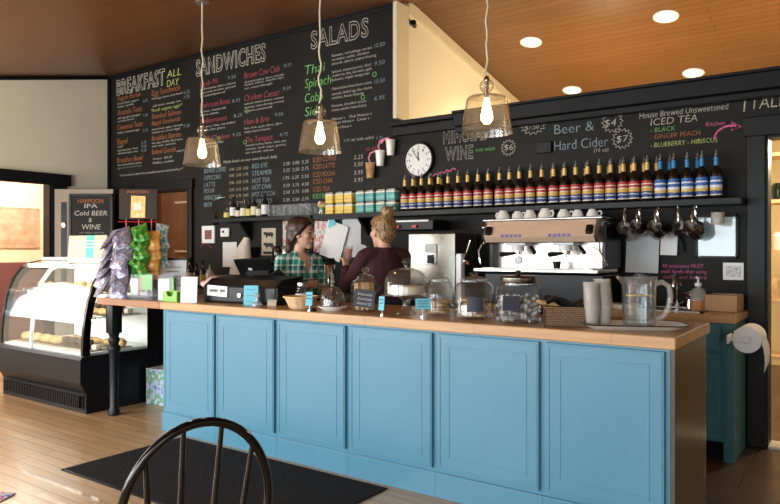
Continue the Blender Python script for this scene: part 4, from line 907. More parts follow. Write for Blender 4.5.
# ------------------------------------------------------------------ espresso machine
M['buttonblue'] = pm('violet_button', (.25,.24,.50), .3, 0, .1, 8)
M['traymetal'] = pm('satin_tray_metal', (.66,.60,.54), .30, .8, .06, 4)
t_ = thing('espresso_machine', 'wide two group espresso machine with copper toned front panel under the bottle shelf', 'espresso machine', (-1.975, 4.66, .92))
B().b2(-.46, .46, .02, .44, 0, .235, .01).obj('base', 'blackmetal', t_, smooth=0)
B().b2(-.49, .46, -.10, .34, .245, .272, .006).obj('drip_tray', 'traymetal', t_, smooth=0)
B().b2(-.42, .42, -.09, .25, .272, .276).obj('drip_grid', 'darksteel', t_, smooth=0)
B().b2(-.42, .42, .18, .44, .272, .46).obj('back_splash', 'traymetal', t_, smooth=0)
B().b2(-.46, -.42, .1, .44, .272, .46, .006).b2(.42, .455, .1, .44, .272, .60, .01).b2(-.44, .44, .30, .46, .44, .60).obj('side_frame', 'blackmetal', t_, smooth=0)
hd = B(); hd.prism([(-.03, .46), (.40, .46), (.40, .625), (.0, .625), (-.06, .50)], .88, (-.44, 0, 0), Matrix(((0,0,1),(1,0,0),(0,1,0)))).obj('head_panel', 'steel', t_, smooth=0)
M['copper'] = pm('warm_mirror_steel', (.84,.60,.43), .35, .35, .08, 3, (1,1,12))
B().prism([(-.064, .505), (-.034, .465), (-.030, .465), (-.060, .505), (-.002, .622), (-.006, .622)], .84, (-.42, 0, 0), Matrix(((0,0,1),(1,0,0),(0,1,0)))).obj('front_fascia', 'copper', t_, smooth=0)
B().b2(-.46, .46, -.01, .42, .625, .640, .004).obj('cup_warmer', 'darksteel', t_, smooth=0)
for sx in (-.385, .385): B().box((sx, -.055, .55), (.05, .03, .07), .012, Matrix.Rotation(-.45, 3, 'X')).obj('steam_knob', 'black', t_)
for gx in (-.20, .17):
    for k in range(5): B().box((gx-.07+k*.035, -.062, .512), (.022, .012, .020), .003, Matrix.Rotation(-.45, 3, 'X')).obj('button', 'buttonblue', t_)
    g = B().cyl((gx, .06, .40), .05, .07, 22, .045).box((gx, .08, .455), (.16, .14, .03), .01).obj('group_head', 'white', t_)
    B().cyl((gx, .06, .372), .040, .03, 20).cyl((gx, .06, .352), .012, .022, 10).obj('filter_basket', 'chrome', g)
    B().cap((gx, .03, .385), .010, (gx-.02, -.04, .380), .014, 10).cap((gx-.02, -.04, .380), .015, (gx-.035, -.14, .375), .019, 12).obj('portafilter_handle', 'black', g)
    B().cap((gx+.11, .05, .43), .012, (gx+.17, -.03, .39), .016, 10).obj('grip', 'black', g)
for sx in (-.44, .43):
    B().tube([(sx, .03, .47), (sx+.02*(1 if sx > 0 else -1), -.03, .45), (sx+.03*(1 if sx > 0 else -1), -.06, .40), (sx+.08*(1 if sx > 0 else -.2), -.05, .30)], .006, 8).obj('steam_wand', 'chrome', t_)
B().lathe([(0, 0), (.032, 0), (.032, .01), (.028, .012), (0, .012)], 24, (-.25, .18, .33), RX).obj('pressure_gauge', 'white', t_)
B().b2(-.46, -.43, .0, .04, .46, .475).cyl((-.475, .02, .58), .012, .04, 12, axis=Matrix.Rotation(PI/2, 3, 'Y')).obj('side_trim', 'chrome', t_)
# cups upside down on the warmer
c0 = thing('coffee_cup', '', 'cup')
B().lathe([(0, .062), (.022, .062), (.024, .058), (.040, .030), (.045, .0), (.042, .0), (.037, .028), (.02, .055), (0, .056)], 22).obj('cup_bowl', 'ceramic', c0)
B().tube([(.038, 0, .045), (.058, 0, .048), (.066, 0, .032), (.058, 0, .016), (.042, 0, .014)], .005, 8).obj('handle', 'ceramic', c0)
for i, x in enumerate([-.375, -.26, -.15, -.035, .115, .215, .33]):
    lb = 'white coffee cup upturned on the espresso machine, %s from the steel coffee brewer' % ORD[i]; p = (-1.975+x, 4.83+.02*(i % 2), 1.56)
    if i == 0: c0.location = p; c0['label'] = lb; c0['group'] = 'cups on the espresso machine'; c0.scale = (1.2,)*3; c0.rotation_euler.z = 2.8
    else: dup(c0, p, [0, 2.6, 2.9, -.4, .3, 3.0, .2][i], lb, scale=[1, 1.08, 1.15, 1.3, 1.1, 1.0, 1.0][i])
for i, (x, y) in enumerate([(.30, .02), (.37, .05)]):
    tag(B().lathe([(0, 0), (.022, 0), (.030, .06), (.027, .06), (.020, .006), (0, .006)], 16).obj('shot_glass', 'pitcherp', loc=(-1.975+x, 4.66+y, 1.196)), 'clear shot glass on the drip tray, ' + ['nearer the middle', 'nearer the steam wand'][i], 'glass', 'shot glasses on the drip tray')
tag(B().lathe([(0, 0), (.024, 0), (.030, .05), (.027, .05), (.02, .006), (0, .006)], 16).obj('espresso_cup', 'blackmetal', loc=(-1.86, 4.70, 1.196)), 'small dark cup standing on the drip tray', 'cup')

# steel coffee brewer
t_ = thing('coffee_brewer', 'tall brushed steel coffee brewer with a small panel behind the cake stand', 'coffee machine', (-2.93, 4.70, .92), .03)
B().b2(-.22, .22, 0, .40, 0, .545, .01).obj('housing', 'steel', t_, smooth=0)
p_ = B().b2(-.05, .055, -.012, 0, .29, .455, .004).obj('control_panel', 'darksteel', t_, smooth=0)
B().b2(-.045, .05, -.015, -.012, .385, .45).obj('sticker', 'paper', p_, smooth=0); B().b2(-.03, .035, -.015, -.012, .30, .37, .003).obj('display', 'black', p_, smooth=0)
t_ = thing('hanging_rack', 'black rack with a white bar under the shelf beside the bun', 'rack', (-3.25, 4.86, 1.50))
B().b2(-.27, .24, 0, .26, 0, .085, .006).obj('rack_body', 'black', t_, smooth=0); B().b2(-.2, .2, -.012, 0, .07, .085).obj('white_bar', 'white', t_, smooth=0)
for x in (-.24, -.12, .06): B().box((x, -.012, .03), (.05, .02, .025), .004).obj('red_tag', 'red', t_, smooth=0)
# clear syrup dispenser with white column between brewer and machine
t_ = thing('pump_dispenser', 'clear square canister with a white column and lever between brewer and espresso machine', 'dispenser', (-2.60, 4.56, .92))
B().b2(-.06, .0, -.04, .04, 0, .37, .004).obj('canister', 'acrylic', t_, smooth=0); B().b2(.0, .045, -.03, .03, 0, .38, .006).obj('column', 'white', t_, smooth=0)
B().tube([(.05, 0, .32), (.10, -.02, .42), (.12, -.02, .48)], .008, 8).cyl((.07, 0, .30), .03, .03, 14, .01).obj('lever', 'chrome', t_)
# airpot
t_ = thing('airpot', 'stainless coffee airpot with black lid between the two people', 'coffee pot', (-4.03, 4.70, .92))
B().lathe([(0, 0), (.075, 0), (.078, .01), (.078, .26), (.07, .275), (0, .275)], 28).obj('pot_body', 'chrome', t_)
B().lathe([(.0, .275), (.072, .275), (.07, .31), (.055, .335), (0, .335)], 24).box((0, -.07, .315), (.03, .06, .03), .006).obj('lid', 'black', t_)
t_ = thing('black_flask', 'black coffee flask by the tilted page, nearer the person in maroon', 'coffee pot', (-3.62, 4.85, .92))
B().lathe([(0, 0), (.06, 0), (.06, .30), (.05, .34), (.035, .36), (.035, .40), (.028, .42), (0, .42)], 22).obj('flask_body', 'black', t_); B().lathe([(.061, .10), (.062, .10), (.062, .25), (.061, .25)], 22).obj('steel_band', 'steel', t_)
t_ = thing('round_scale', 'round grey dial thermometer on a stand near the black flask', 'thermometer', (-3.80, 4.92, .92))
B().lathe([(0, -.03), (.075, -.03), (.08, -.02), (.08, .02), (0, .02)], 26, (0, 0, .38), RX).obj('dial', 'greypaper', t_); B().cyl((0, 0, 0), .05, .02, 16).cyl((0, 0, 0), .012, .31, 10).obj('stand', 'darksteel', t_)

# left end of the back counter: bottles, bin, cloth
for i, (x, h, r, m, l, lb) in enumerate([(-6.20, .28, .035, 'syrup', 'labelcream', 'dark bottle at the far end of the back counter'), (-6.08, .33, .036, 'wineglass', 'labelcream', 'tall green bottle second on the back counter'), (-5.97, .27, .033, 'syrup', 'redlabel', 'dark bottle with a red label third on the back counter'), (-5.86, .30, .035, 'wineglass', 'labelyellow', 'bottle with a gold label fourth on the back counter')]):
    t = liquor(m, l, h, r); t.location = (x, 4.78, .92); t['label'] = lb; t['group'] = 'bottles on the back counter'
t_ = thing('squeeze_bottle', 'white squeeze bottle beside the clear bin on the back counter', 'bottle', (-5.68, 4.72, .92))
B().lathe([(0, 0), (.04, 0), (.042, .01), (.042, .16), (.03, .19), (0, .19)], 18).obj('bottle', 'ceramic', t_); B().cyl((0, 0, .185), .028, .02, 14).cyl((0, 0, .2), .012, .06, 10, .004).obj('nozzle', 'white', t_)
t_ = thing('clear_bin', 'clear plastic bin of packets on the back counter', 'bin', (-5.36, 4.75, .92))
B().b2(-.2, .2, -.11, -.105, 0, .15).b2(-.2, .2, .105, .11, 0, .15).b2(-.2, -.195, -.11, .11, 0, .15).b2(.195, .2, -.11, .11, 0, .15).b2(-.2, .2, -.11, .11, 0, .005).b2(-.21, .21, -.12, -.11, .14, .155).obj('bin_body', 'frost', t_, smooth=0)
B().b2(-.18, .18, -.09, .09, .006, .11, .02).obj('packets', 'cookie', t_)
for i, x in enumerate((-5.50, -5.40)):
    tag(B().lathe([(0, 0), (.04, 0), (.045, .05), (.046, .09), (0, .09)], 16).obj('sauce_tub', ['pastry', 'buffcard'][i], loc=(x, 4.95, .92)), ['brown tub behind the clear bin', 'buff tub behind the clear bin'][i], 'tub')
t_ = thing('coffee_grinder', 'black coffee grinder draped with a cream cloth at the end of the back counter', 'grinder', (-5.02, 4.72, .92))
B().b2(-.08, .08, -.1, .1, 0, .30, .02).cyl((0, 0, .30), .05, .14, 18, .075).obj('housing', 'black', t_)
b = B()
for k in range(9):
    a0 = -1.25+k*.3; x1 = .16*math.sin(a0)-.03; b.tube([(.03+.012*math.sin(a0), -.115, .53), (.05*math.sin(a0)+.01, -.135-.012*(k % 2), .42), (.10*math.sin(a0)-.01, -.145-.02*(k % 2), .28-.02*(k % 3)), (x1, -.14-.01*(k % 2), .13+.05*abs(a0)*(.6+.4*(k % 2)))], .03, 10, rs=[.022, .034, .036, .016])
fin('cream_cloth', remeshed(b, .008, 5), 'cloth', None, (-5.02, 4.72, .92), smooth=80); tag(bpy.data.objects['cream_cloth'], 'cream cloth draped down over the black grinder', 'cloth')
t_ = thing('coffee_press', 'dark glass press pots rack behind the tablet', 'rack', (-4.70, 4.85, .92))
B().b2(-.2, .2, -.08, .08, 0, .02).b2(-.2, -.19, -.08, .08, 0, .3).b2(.19, .2, -.08, .08, 0, .3).b2(-.2, .2, -.08, .08, .29, .30).obj('rack_frame', 'darksteel', t_, smooth=0)
for k in range(3): B().lathe([(0, .305), (.045, .305), (.05, .32), (.05, .42), (.04, .45), (0, .45)], 16, (-.12+k*.12, 0, 0)).obj('pot', ['syrup', 'darksteel', 'buffcard'][k], t_)

# ------------------------------------------------------------------ pastry case
t_ = thing('pastry_case', 'black refrigerated pastry case with curved glass lit from inside', 'display case', (-5.87, 3.02, 0), 0)
W2 = .69
PR = [(0, .47), (.004, .60), (.02, .76), (.05, .92), (.10, 1.06), (.17, 1.16), (.26, 1.215), (.36, 1.235), (.70, 1.24)]
PX = Matrix(((0,0,1),(1,0,0),(0,1,0)))
b = B().prism([(.03, 0), (.75, 0), (.75, .465), (-.005, .465), (-.02, .44), (-.02, .25), (.03, .16)], 2*W2, (-W2, 0, 0), PX); b.obj('base', 'blackmetal', t_, smooth=0)
b = B()
for k in range(46): x = -.62+k*.0275; b.b2(x, x+.012, .0, .028, .045, .14)
b.b2(-.66, .66, .022, .031, .03, .155).obj('vent_grille', 'black', t_, smooth=0)
def band(x0, x1, w):
    inner = [(y+w*.9 if y < .6 else y, z-w*(.15+.85*min(1, y/.3))) for y, z in PR]
    inner[0] = (PR[0][0]+w, .47)
    poly = PR + inner[::-1]
    # built as quads so the bend stays clean
    b = B(); V = []
    for x in (x0, x1): V.append([[b.bm.verts.new((x, y, z)) for y, z in PR], [b.bm.verts.new((x, y, z)) for y, z in inner]])
    n = len(PR)
    for i in range(n-1):
        b.bm.faces.new([V[0][0][i], V[0][0][i+1], V[1][0][i+1], V[1][0][i]]); b.bm.faces.new([V[0][1][i], V[1][1][i], V[1][1][i+1], V[0][1][i+1]])
        for s in (0, 1): b.bm.faces.new([V[s][0][i], V[s][1][i], V[s][1][i+1], V[s][0][i+1]])
    for i in (0, n-1): b.bm.faces.new([V[0][0][i], V[1][0][i], V[1][1][i], V[0][1][i]])
    return b
band(W2-.03, W2, .065).obj('end_frame', 'blackgloss', t_, smooth=30); band(-W2, -W2+.03, .065).obj('end_frame', 'blackgloss', t_, smooth=30)
band(-.16, -.14, .03).obj('glass_divider', 'white', t_, smooth=30)
def pint(v):
    s = v*(len(PR)-2); i = min(int(s), len(PR)-3); f_ = s-i; return (PR[i][0]*(1-f_)+PR[i+1][0]*f_, PR[i][1]*(1-f_)+PR[i+1][1]*f_)
B().grid(lambda u, v: (-W2+.03+u*(2*W2-.06), pint(v)[0]+.006, pint(v)[1]-.004), 1, 24, .004).obj('curved_glass', 'caseglass', t_)
b = B(); poly = [(y+.012, z-.008) for y, z in PR]+[(.72, .47)]; b.prism(poly, .006, (W2-.02, 0, 0), PX).obj('side_glass', 'caseglass', t_, smooth=0)
B().prism(poly, .006, (-W2+.014, 0, 0), PX).obj('side_glass', 'caseglass', t_, smooth=0)
B().b2(-W2, W2, .70, .76, .46, 1.25, .004).obj('back_panel', 'blackmetal', t_, smooth=0); B().b2(-W2+.04, W2-.04, .69, .70, .48, 1.2).obj('back_lining', 'white', t_, smooth=0)
B().b2(-W2, W2, .38, .76, 1.236, 1.26, .006).obj('top', 'white', t_, smooth=0)
B().b2(-W2+.03, W2-.03, .03, .69, .466, .485).obj('deck', 'white', t_, smooth=0)
B().b2(W2-.005, W2+.002, .60, .76, .0, 1.25).obj('rear_post', 'blackmetal', t_, smooth=0)
for z, y0 in ((.76, .14), (.96, .20)):
    s_ = B().b2(-W2+.035, W2-.035, y0, .66, z, z+.008).obj('shelf', 'glass', t_, smooth=0); B().b2(-W2+.035, W2-.035, y0-.012, y0, z-.006, z+.014).obj('shelf_edge', 'steel', s_, smooth=0)
    B().cyl((-W2+.06, y0+.03, z-.016), .010, 2*W2-.12, 10, axis=Matrix.Rotation(PI/2, 3, 'Y')).obj('light_tube', 'tube', t_)
B().cyl((-W2+.06, .24, 1.185), .014, 2*W2-.12, 12, axis=Matrix.Rotation(PI/2, 3, 'Y')).obj('light_tube', 'tube', t_)
def loaf(): return B().ell((0, 0, .035), (.085, .05, .04), u=16, v=10)
def muffin(): return B().lathe([(0, 0), (.026, 0), (.034, .035), (.042, .045), (.036, .07), (0, .08)], 16)
def bar_(): return B().box((0, 0, .02), (.07, .06, .04), .008)
def roundc(): return B().lathe([(0, 0), (.042, 0), (.045, .006), (.035, .014), (0, .018)], 18)
def croiss():
    pts = [(-.07, .03, .02), (-.05, 0, .025), (0, -.02, .03), (.05, 0, .025), (.07, .03, .02)]; return B().tube(pts, .02, 10, rs=[.008, .022, .03, .022, .008])
kinds = [('loaf_cake', loaf, 'pastry', 'cake loaf', 'cake'), ('muffin', muffin, 'choc', 'dark muffin', 'muffin'), ('dessert_bar', bar_, 'frosting', 'frosted dessert bar', 'pastry'), ('cookie', roundc, 'cookie', 'flat cookie', 'cookie'), ('croissant', croiss, 'pastry', 'golden croissant', 'croissant')]
protos = {}; cnt = {}
for lev, (z, ys, nm) in enumerate([(.485, (.20, .42), 'deck'), (.768, (.30, .50), 'lower shelf'), (.968, (.34, .52), 'upper shelf')]):
    for r_, y in enumerate(ys):
        x = -.58
        tray = tag(B().b2(-.61, .61, -.085, .085, 0, .008, .003).obj('pastry_tray', 'steel', loc=(-5.87, 3.02+y, z)), 'steel tray in the %s of the pastry case %s' % (nm, ['nearer the glass', 'toward the back'][r_]), 'tray', 'trays in the pastry case')
        i = 0
        while x < .60:
            k = kinds[(lev*2+r_*3+(i//4)) % 5]; key = (k[0], nm, r_); cnt[key] = cnt.get(key, 0)+1
            lb = '%s %s on the %s of the pastry case, %s row' % (ORD[cnt[key]-1], k[3], nm, ['front', 'back'][r_])
            p = (-5.87+x, 3.02+y, z+.008)
            if k[0] not in protos: protos[k[0]] = tag(k[1]().obj(k[0], k[2], loc=p), lb, k[4], 'pastries in the case')
            else: dup(protos[k[0]], p, random.uniform(-.5, .5), lb)
            x += .17 if k[0] in ('loaf_cake', 'croissant') else .115; i += 1
for i, (x, m, lb) in enumerate([(-6.02, 'buffcard', 'first buff menu card standing on the pastry case'), (-5.88, 'buffcard', 'second buff menu card standing on the pastry case'), (-5.73, 'tealcard', 'green menu card standing on the pastry case'), (-5.60, 'buffcard', 'last buff menu card next to the green one on the pastry case')]):
    t = thing('menu_card', lb, 'card', (x, 3.43, 1.262), .5, 'menu cards on the pastry case')
    B().box((0, 0, .10), (.115, .004, .20), 0, Matrix.Rotation(-.12, 3, 'X')).obj('card', m, t, smooth=0)
    for q in range(4): B().box((0, -.004-.0, .15-.03*q), (.09, .002, .008), 0, Matrix.Rotation(-.12, 3, 'X')).obj('print_line', 'greypaper' if m != 'tealcard' else 'paper', t, smooth=0)

# ------------------------------------------------------------------ pendants and ceiling lights
def pendant():
    t = thing('pendant_lamp', '', 'lamp')
    B().lathe([(.146, 0), (.116, .19), (.106, .205), (.05, .212), (.026, .222), (.020, .235), (.036, .250), (.042, .270), (.036, .290), (.020, .303), (.020, .300), (.033, .288), (.039, .270), (.033, .252), (.017, .236), (.023, .218), (.05, .208), (.103, .201), (.113, .188), (.143, 0), (.146, 0)], 40).obj('glass_shade', 'shadeglass', t)
    B().cyl((0, 0, .19), .013, .11, 14).cyl((0, 0, .30), .020, .025, 14, .010).obj('socket', 'chrome', t)
    B().lathe([(0, .055), (.018, .058), (.030, .075), (.034, .095), (.028, .125), (.016, .155), (.014, .20), (0, .20)], 20).obj('bulb', 'bulb', t)
    L = roof(3.45)-1.985-.33
    B().tube([(.010*math.sin(i*1.3)*(1-i/22), .010*math.cos(i*1.7)*(1-i/22), .33+L*i/22) for i in range(23)], .0058, 7).obj('cord', 'creamtrim', t)
    B().cyl((0, 0, .33+L-.03), .05, .03, 20).obj('ceiling_rose', 'cap', t)
    return t
pd = pendant()
for i, (x, lb) in enumerate([(-4.24, 'glass pendant lamp over the cash box end of the counter'), (-3.03, 'glass pendant lamp in the middle, in front of the salads list'), (-1.78, 'glass pendant lamp nearest the camera, in front of the cream gable')]):
    p = (x, 3.45, 1.985)
    if i == 0: pd.location = p; pd['label'] = lb; pd['group'] = 'pendant lamps over the counter'
    else: dup(pd, p, i*1.3, lb)
    l = bpy.data.lights.new('pendant_light', 'POINT'); l.energy = 16; l.color = (1, .66, .34); l.shadow_soft_size = .03
    lo = bpy.data.objects.new('pendant_light', l); COL.objects.link(lo); lo.location = (x, 3.45, 2.08)
slope = math.atan(SL)
dl = None
for i, (x, y) in enumerate([(-2.84, 6.48), (-2.86, 7.69), (-1.53, 6.48), (-1.54, 7.69), (.0, 6.58), (.0, 7.88)]):
    lb = 'round glowing recessed ceiling light, ' + ['nearest the ridge beside the gable', 'just above the crown over the beer list', 'nearest the ridge away from the gable', 'just above the crown over the iced tea list', 'off toward the kitchen side', 'off toward the kitchen side'][i]
    p = (x, y, roof(y))
    if i >= 4: continue
    if dl is None:
        dl = thing('recessed_light', lb, 'light', p, 0, 'recessed ceiling lights'); dl.rotation_euler = (-slope, 0, 0)
        B().lathe([(.085, 0), (.11, 0), (.11, -.008), (.085, -.006), (.085, 0)], 32).obj('trim_ring', 'white', dl); B().cyl((0, 0, -.004), .086, .003, 32).obj('lens', 'downlight', dl)
    else: dup(dl, p, 0, lb)
for (x, y) in [(-2.84, 6.48), (-2.86, 7.69), (-1.53, 6.48), (-1.54, 7.69), (1.2, 6.58)]:
    l = bpy.data.lights.new('downlight', 'SPOT'); l.energy = 50; l.color = (1, .78, .5); l.spot_size = 2.2; l.spot_blend = .6; l.shadow_soft_size = .06
    lo = bpy.data.objects.new('downlight', l); COL.objects.link(lo); lo.location = (x, y, roof(y)-.03)
# ------------------------------------------------------------------ things on the worktop
CT = .95
def blue_tag(x, y, lb, z=CT, rz=.3, w=.065, h=.055, zz=.045):
    t = thing('price_tag', lb, 'tag', (x, y, z), rz, 'pale blue price tags on the worktop')
    B().box((0, -.008, zz+h/2), (w, .003, h), 0, Matrix.Rotation(-.1, 3, 'X')).obj('card', 'bluecard', t, smooth=0)
    B().cyl((0, 0, 0), .016, .006, 14).cyl((0, 0, 0), .004, zz+.01, 8).obj('clip_stand', 'chrome', t)
    for k in range(3): B().box((0, -.0105, zz+h*.75-k*h*.24), (w*.7, .001, h*.06), 0, Matrix.Rotation(-.1, 3, 'X')).obj('handwriting', 'slate', t, smooth=0)
    return t
# snack rack
rk = thing('snack_rack', 'red wire snack rack with a dark header sign at the end of the worktop', 'rack', (-4.73, 3.22, CT), .62)
b = B().cyl((0, 0, 0), .15, .012, 24)
b.obj('base', 'blackmetal', rk)
for x in (-.10, 0, .10): B().tube([(x, .02, .01), (x, .02, .66)], .006, 8).obj('wire_post', 'red', rk)
b = B()
for z in (.15, .27, .39, .51, .60): b.tube([(-.15, -.02, z), (.15, -.02, z)], .003, 6)
b.obj('cross_wire', 'red', rk)
hs = B().b2(-.15, .15, .0, .012, .62, .86, .002).obj('header_sign', 'header', rk, smooth=0)
B().prism([(-.058, -.085), (.056, -.085), (.060, .085), (-.052, .09)], .004, (.0, -.001, .718), RX).obj('bag_picture', 'orangebag', hs, smooth=0)
B().prism([(-.032, -.02), (.032, -.02), (.03, .035), (-.03, .035)], .003, (.0, -.005, .712), RX).obj('picture_label', 'labelcream', hs, smooth=0)
bm = bmesh.new(); text_bm(bm, 'POPCORN', -.085, .085, .825, .024, 2, wall_y=-.003, off=0); me = bpy.data.meshes.new('t'); bm.to_mesh(me); bm.free(); fin('lettering', me, CM['o'], hs, smooth=0)
def bag(w=.15, h=.19, t=.045):
    b = B()
    for sgn in (1, -1):
        def fn(u, v):
            e = max(0, 1-abs(2*u-1)**3)*max(0, math.sin(PI*min(1, max(0, (v-.06)/.88)))**.5)
            wob = .004*math.sin(17*u+3*v)*math.sin(9*v+sgn)
            return ((u-.5)*w*(1-.06*math.sin(PI*v)), sgn*(t/2*e+.0008)+wob*e, (v-.5)*h)
        b.grid(fn, 12, 12)
    bmesh.ops.remove_doubles(b.bm, verts=b.bm.verts, dist=.0017)
    return b
PB = bag().obj('snack_bag', 'purplebag'); GB = bag(.13, .16).obj('snack_bag', 'greenbag'); OB = bag(.12, .16).obj('snack_bag', 'orangebag'); TB = bag(.10, .13, .03).obj('snack_bag', 'tealbag')
used = set()
def place_bag(src, loc, rot, label, group):
    o = src if src.name not in used else src.copy()
    if o is not src: COL.objects.link(o)
    used.add(src.name); o.location = loc; o.rotation_euler = rot; tag(o, label, 'snack bag', group)
rz0 = .62
def rk_pt(x, y, z): return (-4.73+x*math.cos(rz0)-y*math.sin(rz0), 3.22+x*math.sin(rz0)+y*math.cos(rz0), CT+z)
for i in range(6):
    place_bag(PB, rk_pt(-.085+.01*math.sin(i*2), -.10-.012*(5-i), .095+.073*i), (-.46+.12*math.sin(i*3.1), .30*math.sin(i*2.3), rz0-.05+.35*math.sin(i*1.7)), 'violet grey popcorn bag facing the camera on the red rack, %s from the bottom' % ORD[i], 'violet grey popcorn bags')
for i in range(6):
    place_bag(PB, rk_pt(-.205-.010*(5-i), -.06, .09+.072*i), (-.60+.15*math.sin(i*2.1), .28*math.sin(i*1.9), rz0-.95+.3*math.sin(i)), 'violet grey popcorn bag on the pastry case side of the rack, %s from the bottom' % ORD[i], 'violet grey popcorn bags')
for i in range(5):
    place_bag(GB, rk_pt(.045+.012*(i % 2), -.075-.01*(4-i), .235+.068*i), (-.55, .45 if i % 2 else -.35, rz0+.15), 'green snack bag on the red rack, %s from the bottom' % ORD[i], 'green snack bags')
for i in range(4):
    place_bag(OB, rk_pt(.125, -.035, .22+.078*i), (-.35, .15*math.sin(i*2), rz0+.25), 'orange snack bag beside the green ones on the red rack, %s from the bottom' % ORD[i], 'orange snack bags')
for i in range(4):
    place_bag(TB, rk_pt(.17, .05, .30+.075*i), (-.35, .2 if i % 2 else -.2, rz0+.5), 'small blue and white snack bag on the red rack, %s from the bottom' % ORD[i], 'blue and white snack bags')
# acrylic holders and signs
def holder(x, y, w, lb, rz=.45):
    t = thing('card_holder', lb, 'holder', (x, y, CT), rz, 'clear card holders')
    B().b2(-w/2, w/2, -.035, -.032, 0, .19).b2(-w/2, w/2, .032, .035, 0, .20).b2(-w/2, w/2, -.035, .035, 0, .004).b2(-w/2, -w/2+.003, -.035, .035, 0, .19).b2(w/2-.003, w/2, -.035, .035, 0, .19).obj('acrylic_box', 'acrylic', t, smooth=0); return t
h1 = holder(-4.54, 3.14, .18, 'clear acrylic holder with a green card, beside the violet snack bags')
B().b2(-.088, -.035, -.03, -.026, .05, .16).obj('white_label', 'paper', h1, smooth=0); B().b2(-.0, .085, -.03, -.026, .075, .19).obj('green_card', 'greencard', h1, smooth=0); B().b2(-.03, .0, -.02, .02, .06, .17, .004).obj('tan_packet', 'cookie', h1, smooth=0)
h2 = holder(-4.33, 3.20, .13, 'clear acrylic holder with a white label, behind the green card tray')
B().b2(-.06, .03, -.03, -.026, .0, .16).obj('white_label', 'paper', h2, smooth=0); B().b2(.03, .06, -.02, .02, .02, .17, .004).obj('green_packet', 'greencard', h2, smooth=0)
tag(B().b2(-.055, .055, -.03, .03, 0, .012, .003).prism([(-.055, .0), (.055, .0), (.055, .075), (.03, .075), (.02, .045), (0, .035), (-.02, .045), (-.03, .075), (-.055, .075)], .006, (0, -.024, .002), RX).b2(-.055, .055, .024, .03, 0, .08).b2(-.055, -.049, -.03, .03, 0, .075).b2(.049, .055, -.03, .03, 0, .075).obj('card_tray', 'green', loc=(-4.16, 3.11, CT), rot=(0, 0, .5), smooth=0), 'lime green business card tray with a scooped front', 'tray')
def sign(name, lb, x, y, w, h, m, rz, lines=4, cat='sign', tilt=-.08, z=CT):
    t = thing(name, lb, cat, (x, y, z), rz)
    R_ = Matrix.Rotation(tilt, 3, 'X')
    B().box((0, 0, h/2), (w, .004, h), 0, R_).box((0, .02, .003), (w, .06, .004)).obj('card', m, t, smooth=0)
    for k in range(lines):
        zz = h*(.80-.62*k/max(1, lines-1)) if lines > 1 else h*.7
        B().box(R_ @ Vector((0, -.0032, zz-h/2)) + Vector((0, 0, h/2)), (w*(.66 if k % 2 == 0 else .5), .001, h*.018), 0, R_).obj('print_line', 'greypaper' if m == 'paper' else 'slate', t, smooth=0)
    return t
sign('counter_sign', 'white printed card in a stand beside the lime green tray', -3.99, 3.13, .125, .185, 'paper', .45, 4)
g_ = sign('menu_stand', 'large grey printed page with a black top clip behind the card holders', -4.60, 3.45, .22, .30, 'greypaper', .5, 6)
B().box((0, .012, .305), (.24, .02, .02), .003).obj('clip', 'black', g_, smooth=0)
sign('counter_sign', 'pale blue card standing in front of the cash box', -3.45, 3.22, .10, .135, 'bluecard', .5, 3)
t_ = thing('piggy_bank', 'pale pink round piggy bank behind the white printed card', 'piggy bank', (-4.06, 3.42, CT), .4)
B().ell((0, 0, .12), (.075, .06, .06)).cap((-.06, 0, .12), .03, (-.085, 0, .12), .026).obj('body', 'flesh', t_)
for x, y in ((-.04, -.03), (-.04, .03), (.04, -.03), (.04, .03)): B().cyl((x, y, 0), .016, .08, 10).obj('leg', 'flesh', t_)
# cash box / register
t_ = thing('cash_register', 'low black cash register with a white handwritten label', 'cash register', (-3.62, 3.40, CT), .10)
B().b2(-.36, .33, -.13, .17, 0, .125, .012).prism([(-.13, .125), (.17, .125), (.17, .19), (-.06, .17)], .66, (-.345, 0, 0), PX).obj('housing', 'black', t_, smooth=0)
b = B().b2(-.34, .31, -.136, -.13, .015, .115, .004); dr = b.obj('drawer', 'blackmetal', t_, smooth=0)
B().lathe([(0, 0), (.016, 0), (.016, .012), (0, .012)], 18, (-.0, -.136, .06), RX).obj('lock', 'chrome', dr)
lb_ = B().box((-.21, -.142, .085), (.19, .004, .075), 0, Matrix.Rotation(.05, 3, 'Y')).obj('label', 'paper', t_, smooth=0)
b = B()
for k in range(9):
    if k in (5,): continue
    x = -.28+k*.0165; b.tube([(x, -.146, .075), (x+.004, -.146, .10), (x+.010, -.146, .078), (x+.013, -.146, .095)], .0016, 5)
b.obj('handwriting', 'slate', lb_, smooth=0)
t_ = thing('order_tablet', 'black point of sale tablet tilted away on a stand over the cash register', 'tablet', (-3.87, 3.68, CT), .25)
B().box((-.02, 0, .235), (.30, .014, .20), .006, Matrix.Rotation(math.radians(38), 3, 'X') @ Matrix.Rotation(.10, 3, 'Z')).obj('tablet', 'black', t_, smooth=0)
B().box((-.05, -.022, .23), (.035, .006, .02), .002, Matrix.Rotation(math.radians(38), 3, 'X')).obj('badge', 'greypaper', t_, smooth=0)
B().prism([(-.06, 0), (.10, 0), (.03, .22), (.0, .22)], .20, (-.10, 0, 0), PX).obj('stand', 'blackmetal', t_, smooth=0)
t_ = thing('card_reader', 'thin black card reader arm beside the tablet', 'card reader', (-3.66, 3.72, CT), .2)
B().box((0, 0, .15), (.10, .02, .17), .006, Matrix.Rotation(-.5, 3, 'Y') @ Matrix.Rotation(.5, 3, 'X')).obj('reader', 'blackmetal', t_, smooth=0); B().cyl((0, 0, 0), .04, .10, 14, .02).obj('stand', 'black', t_)
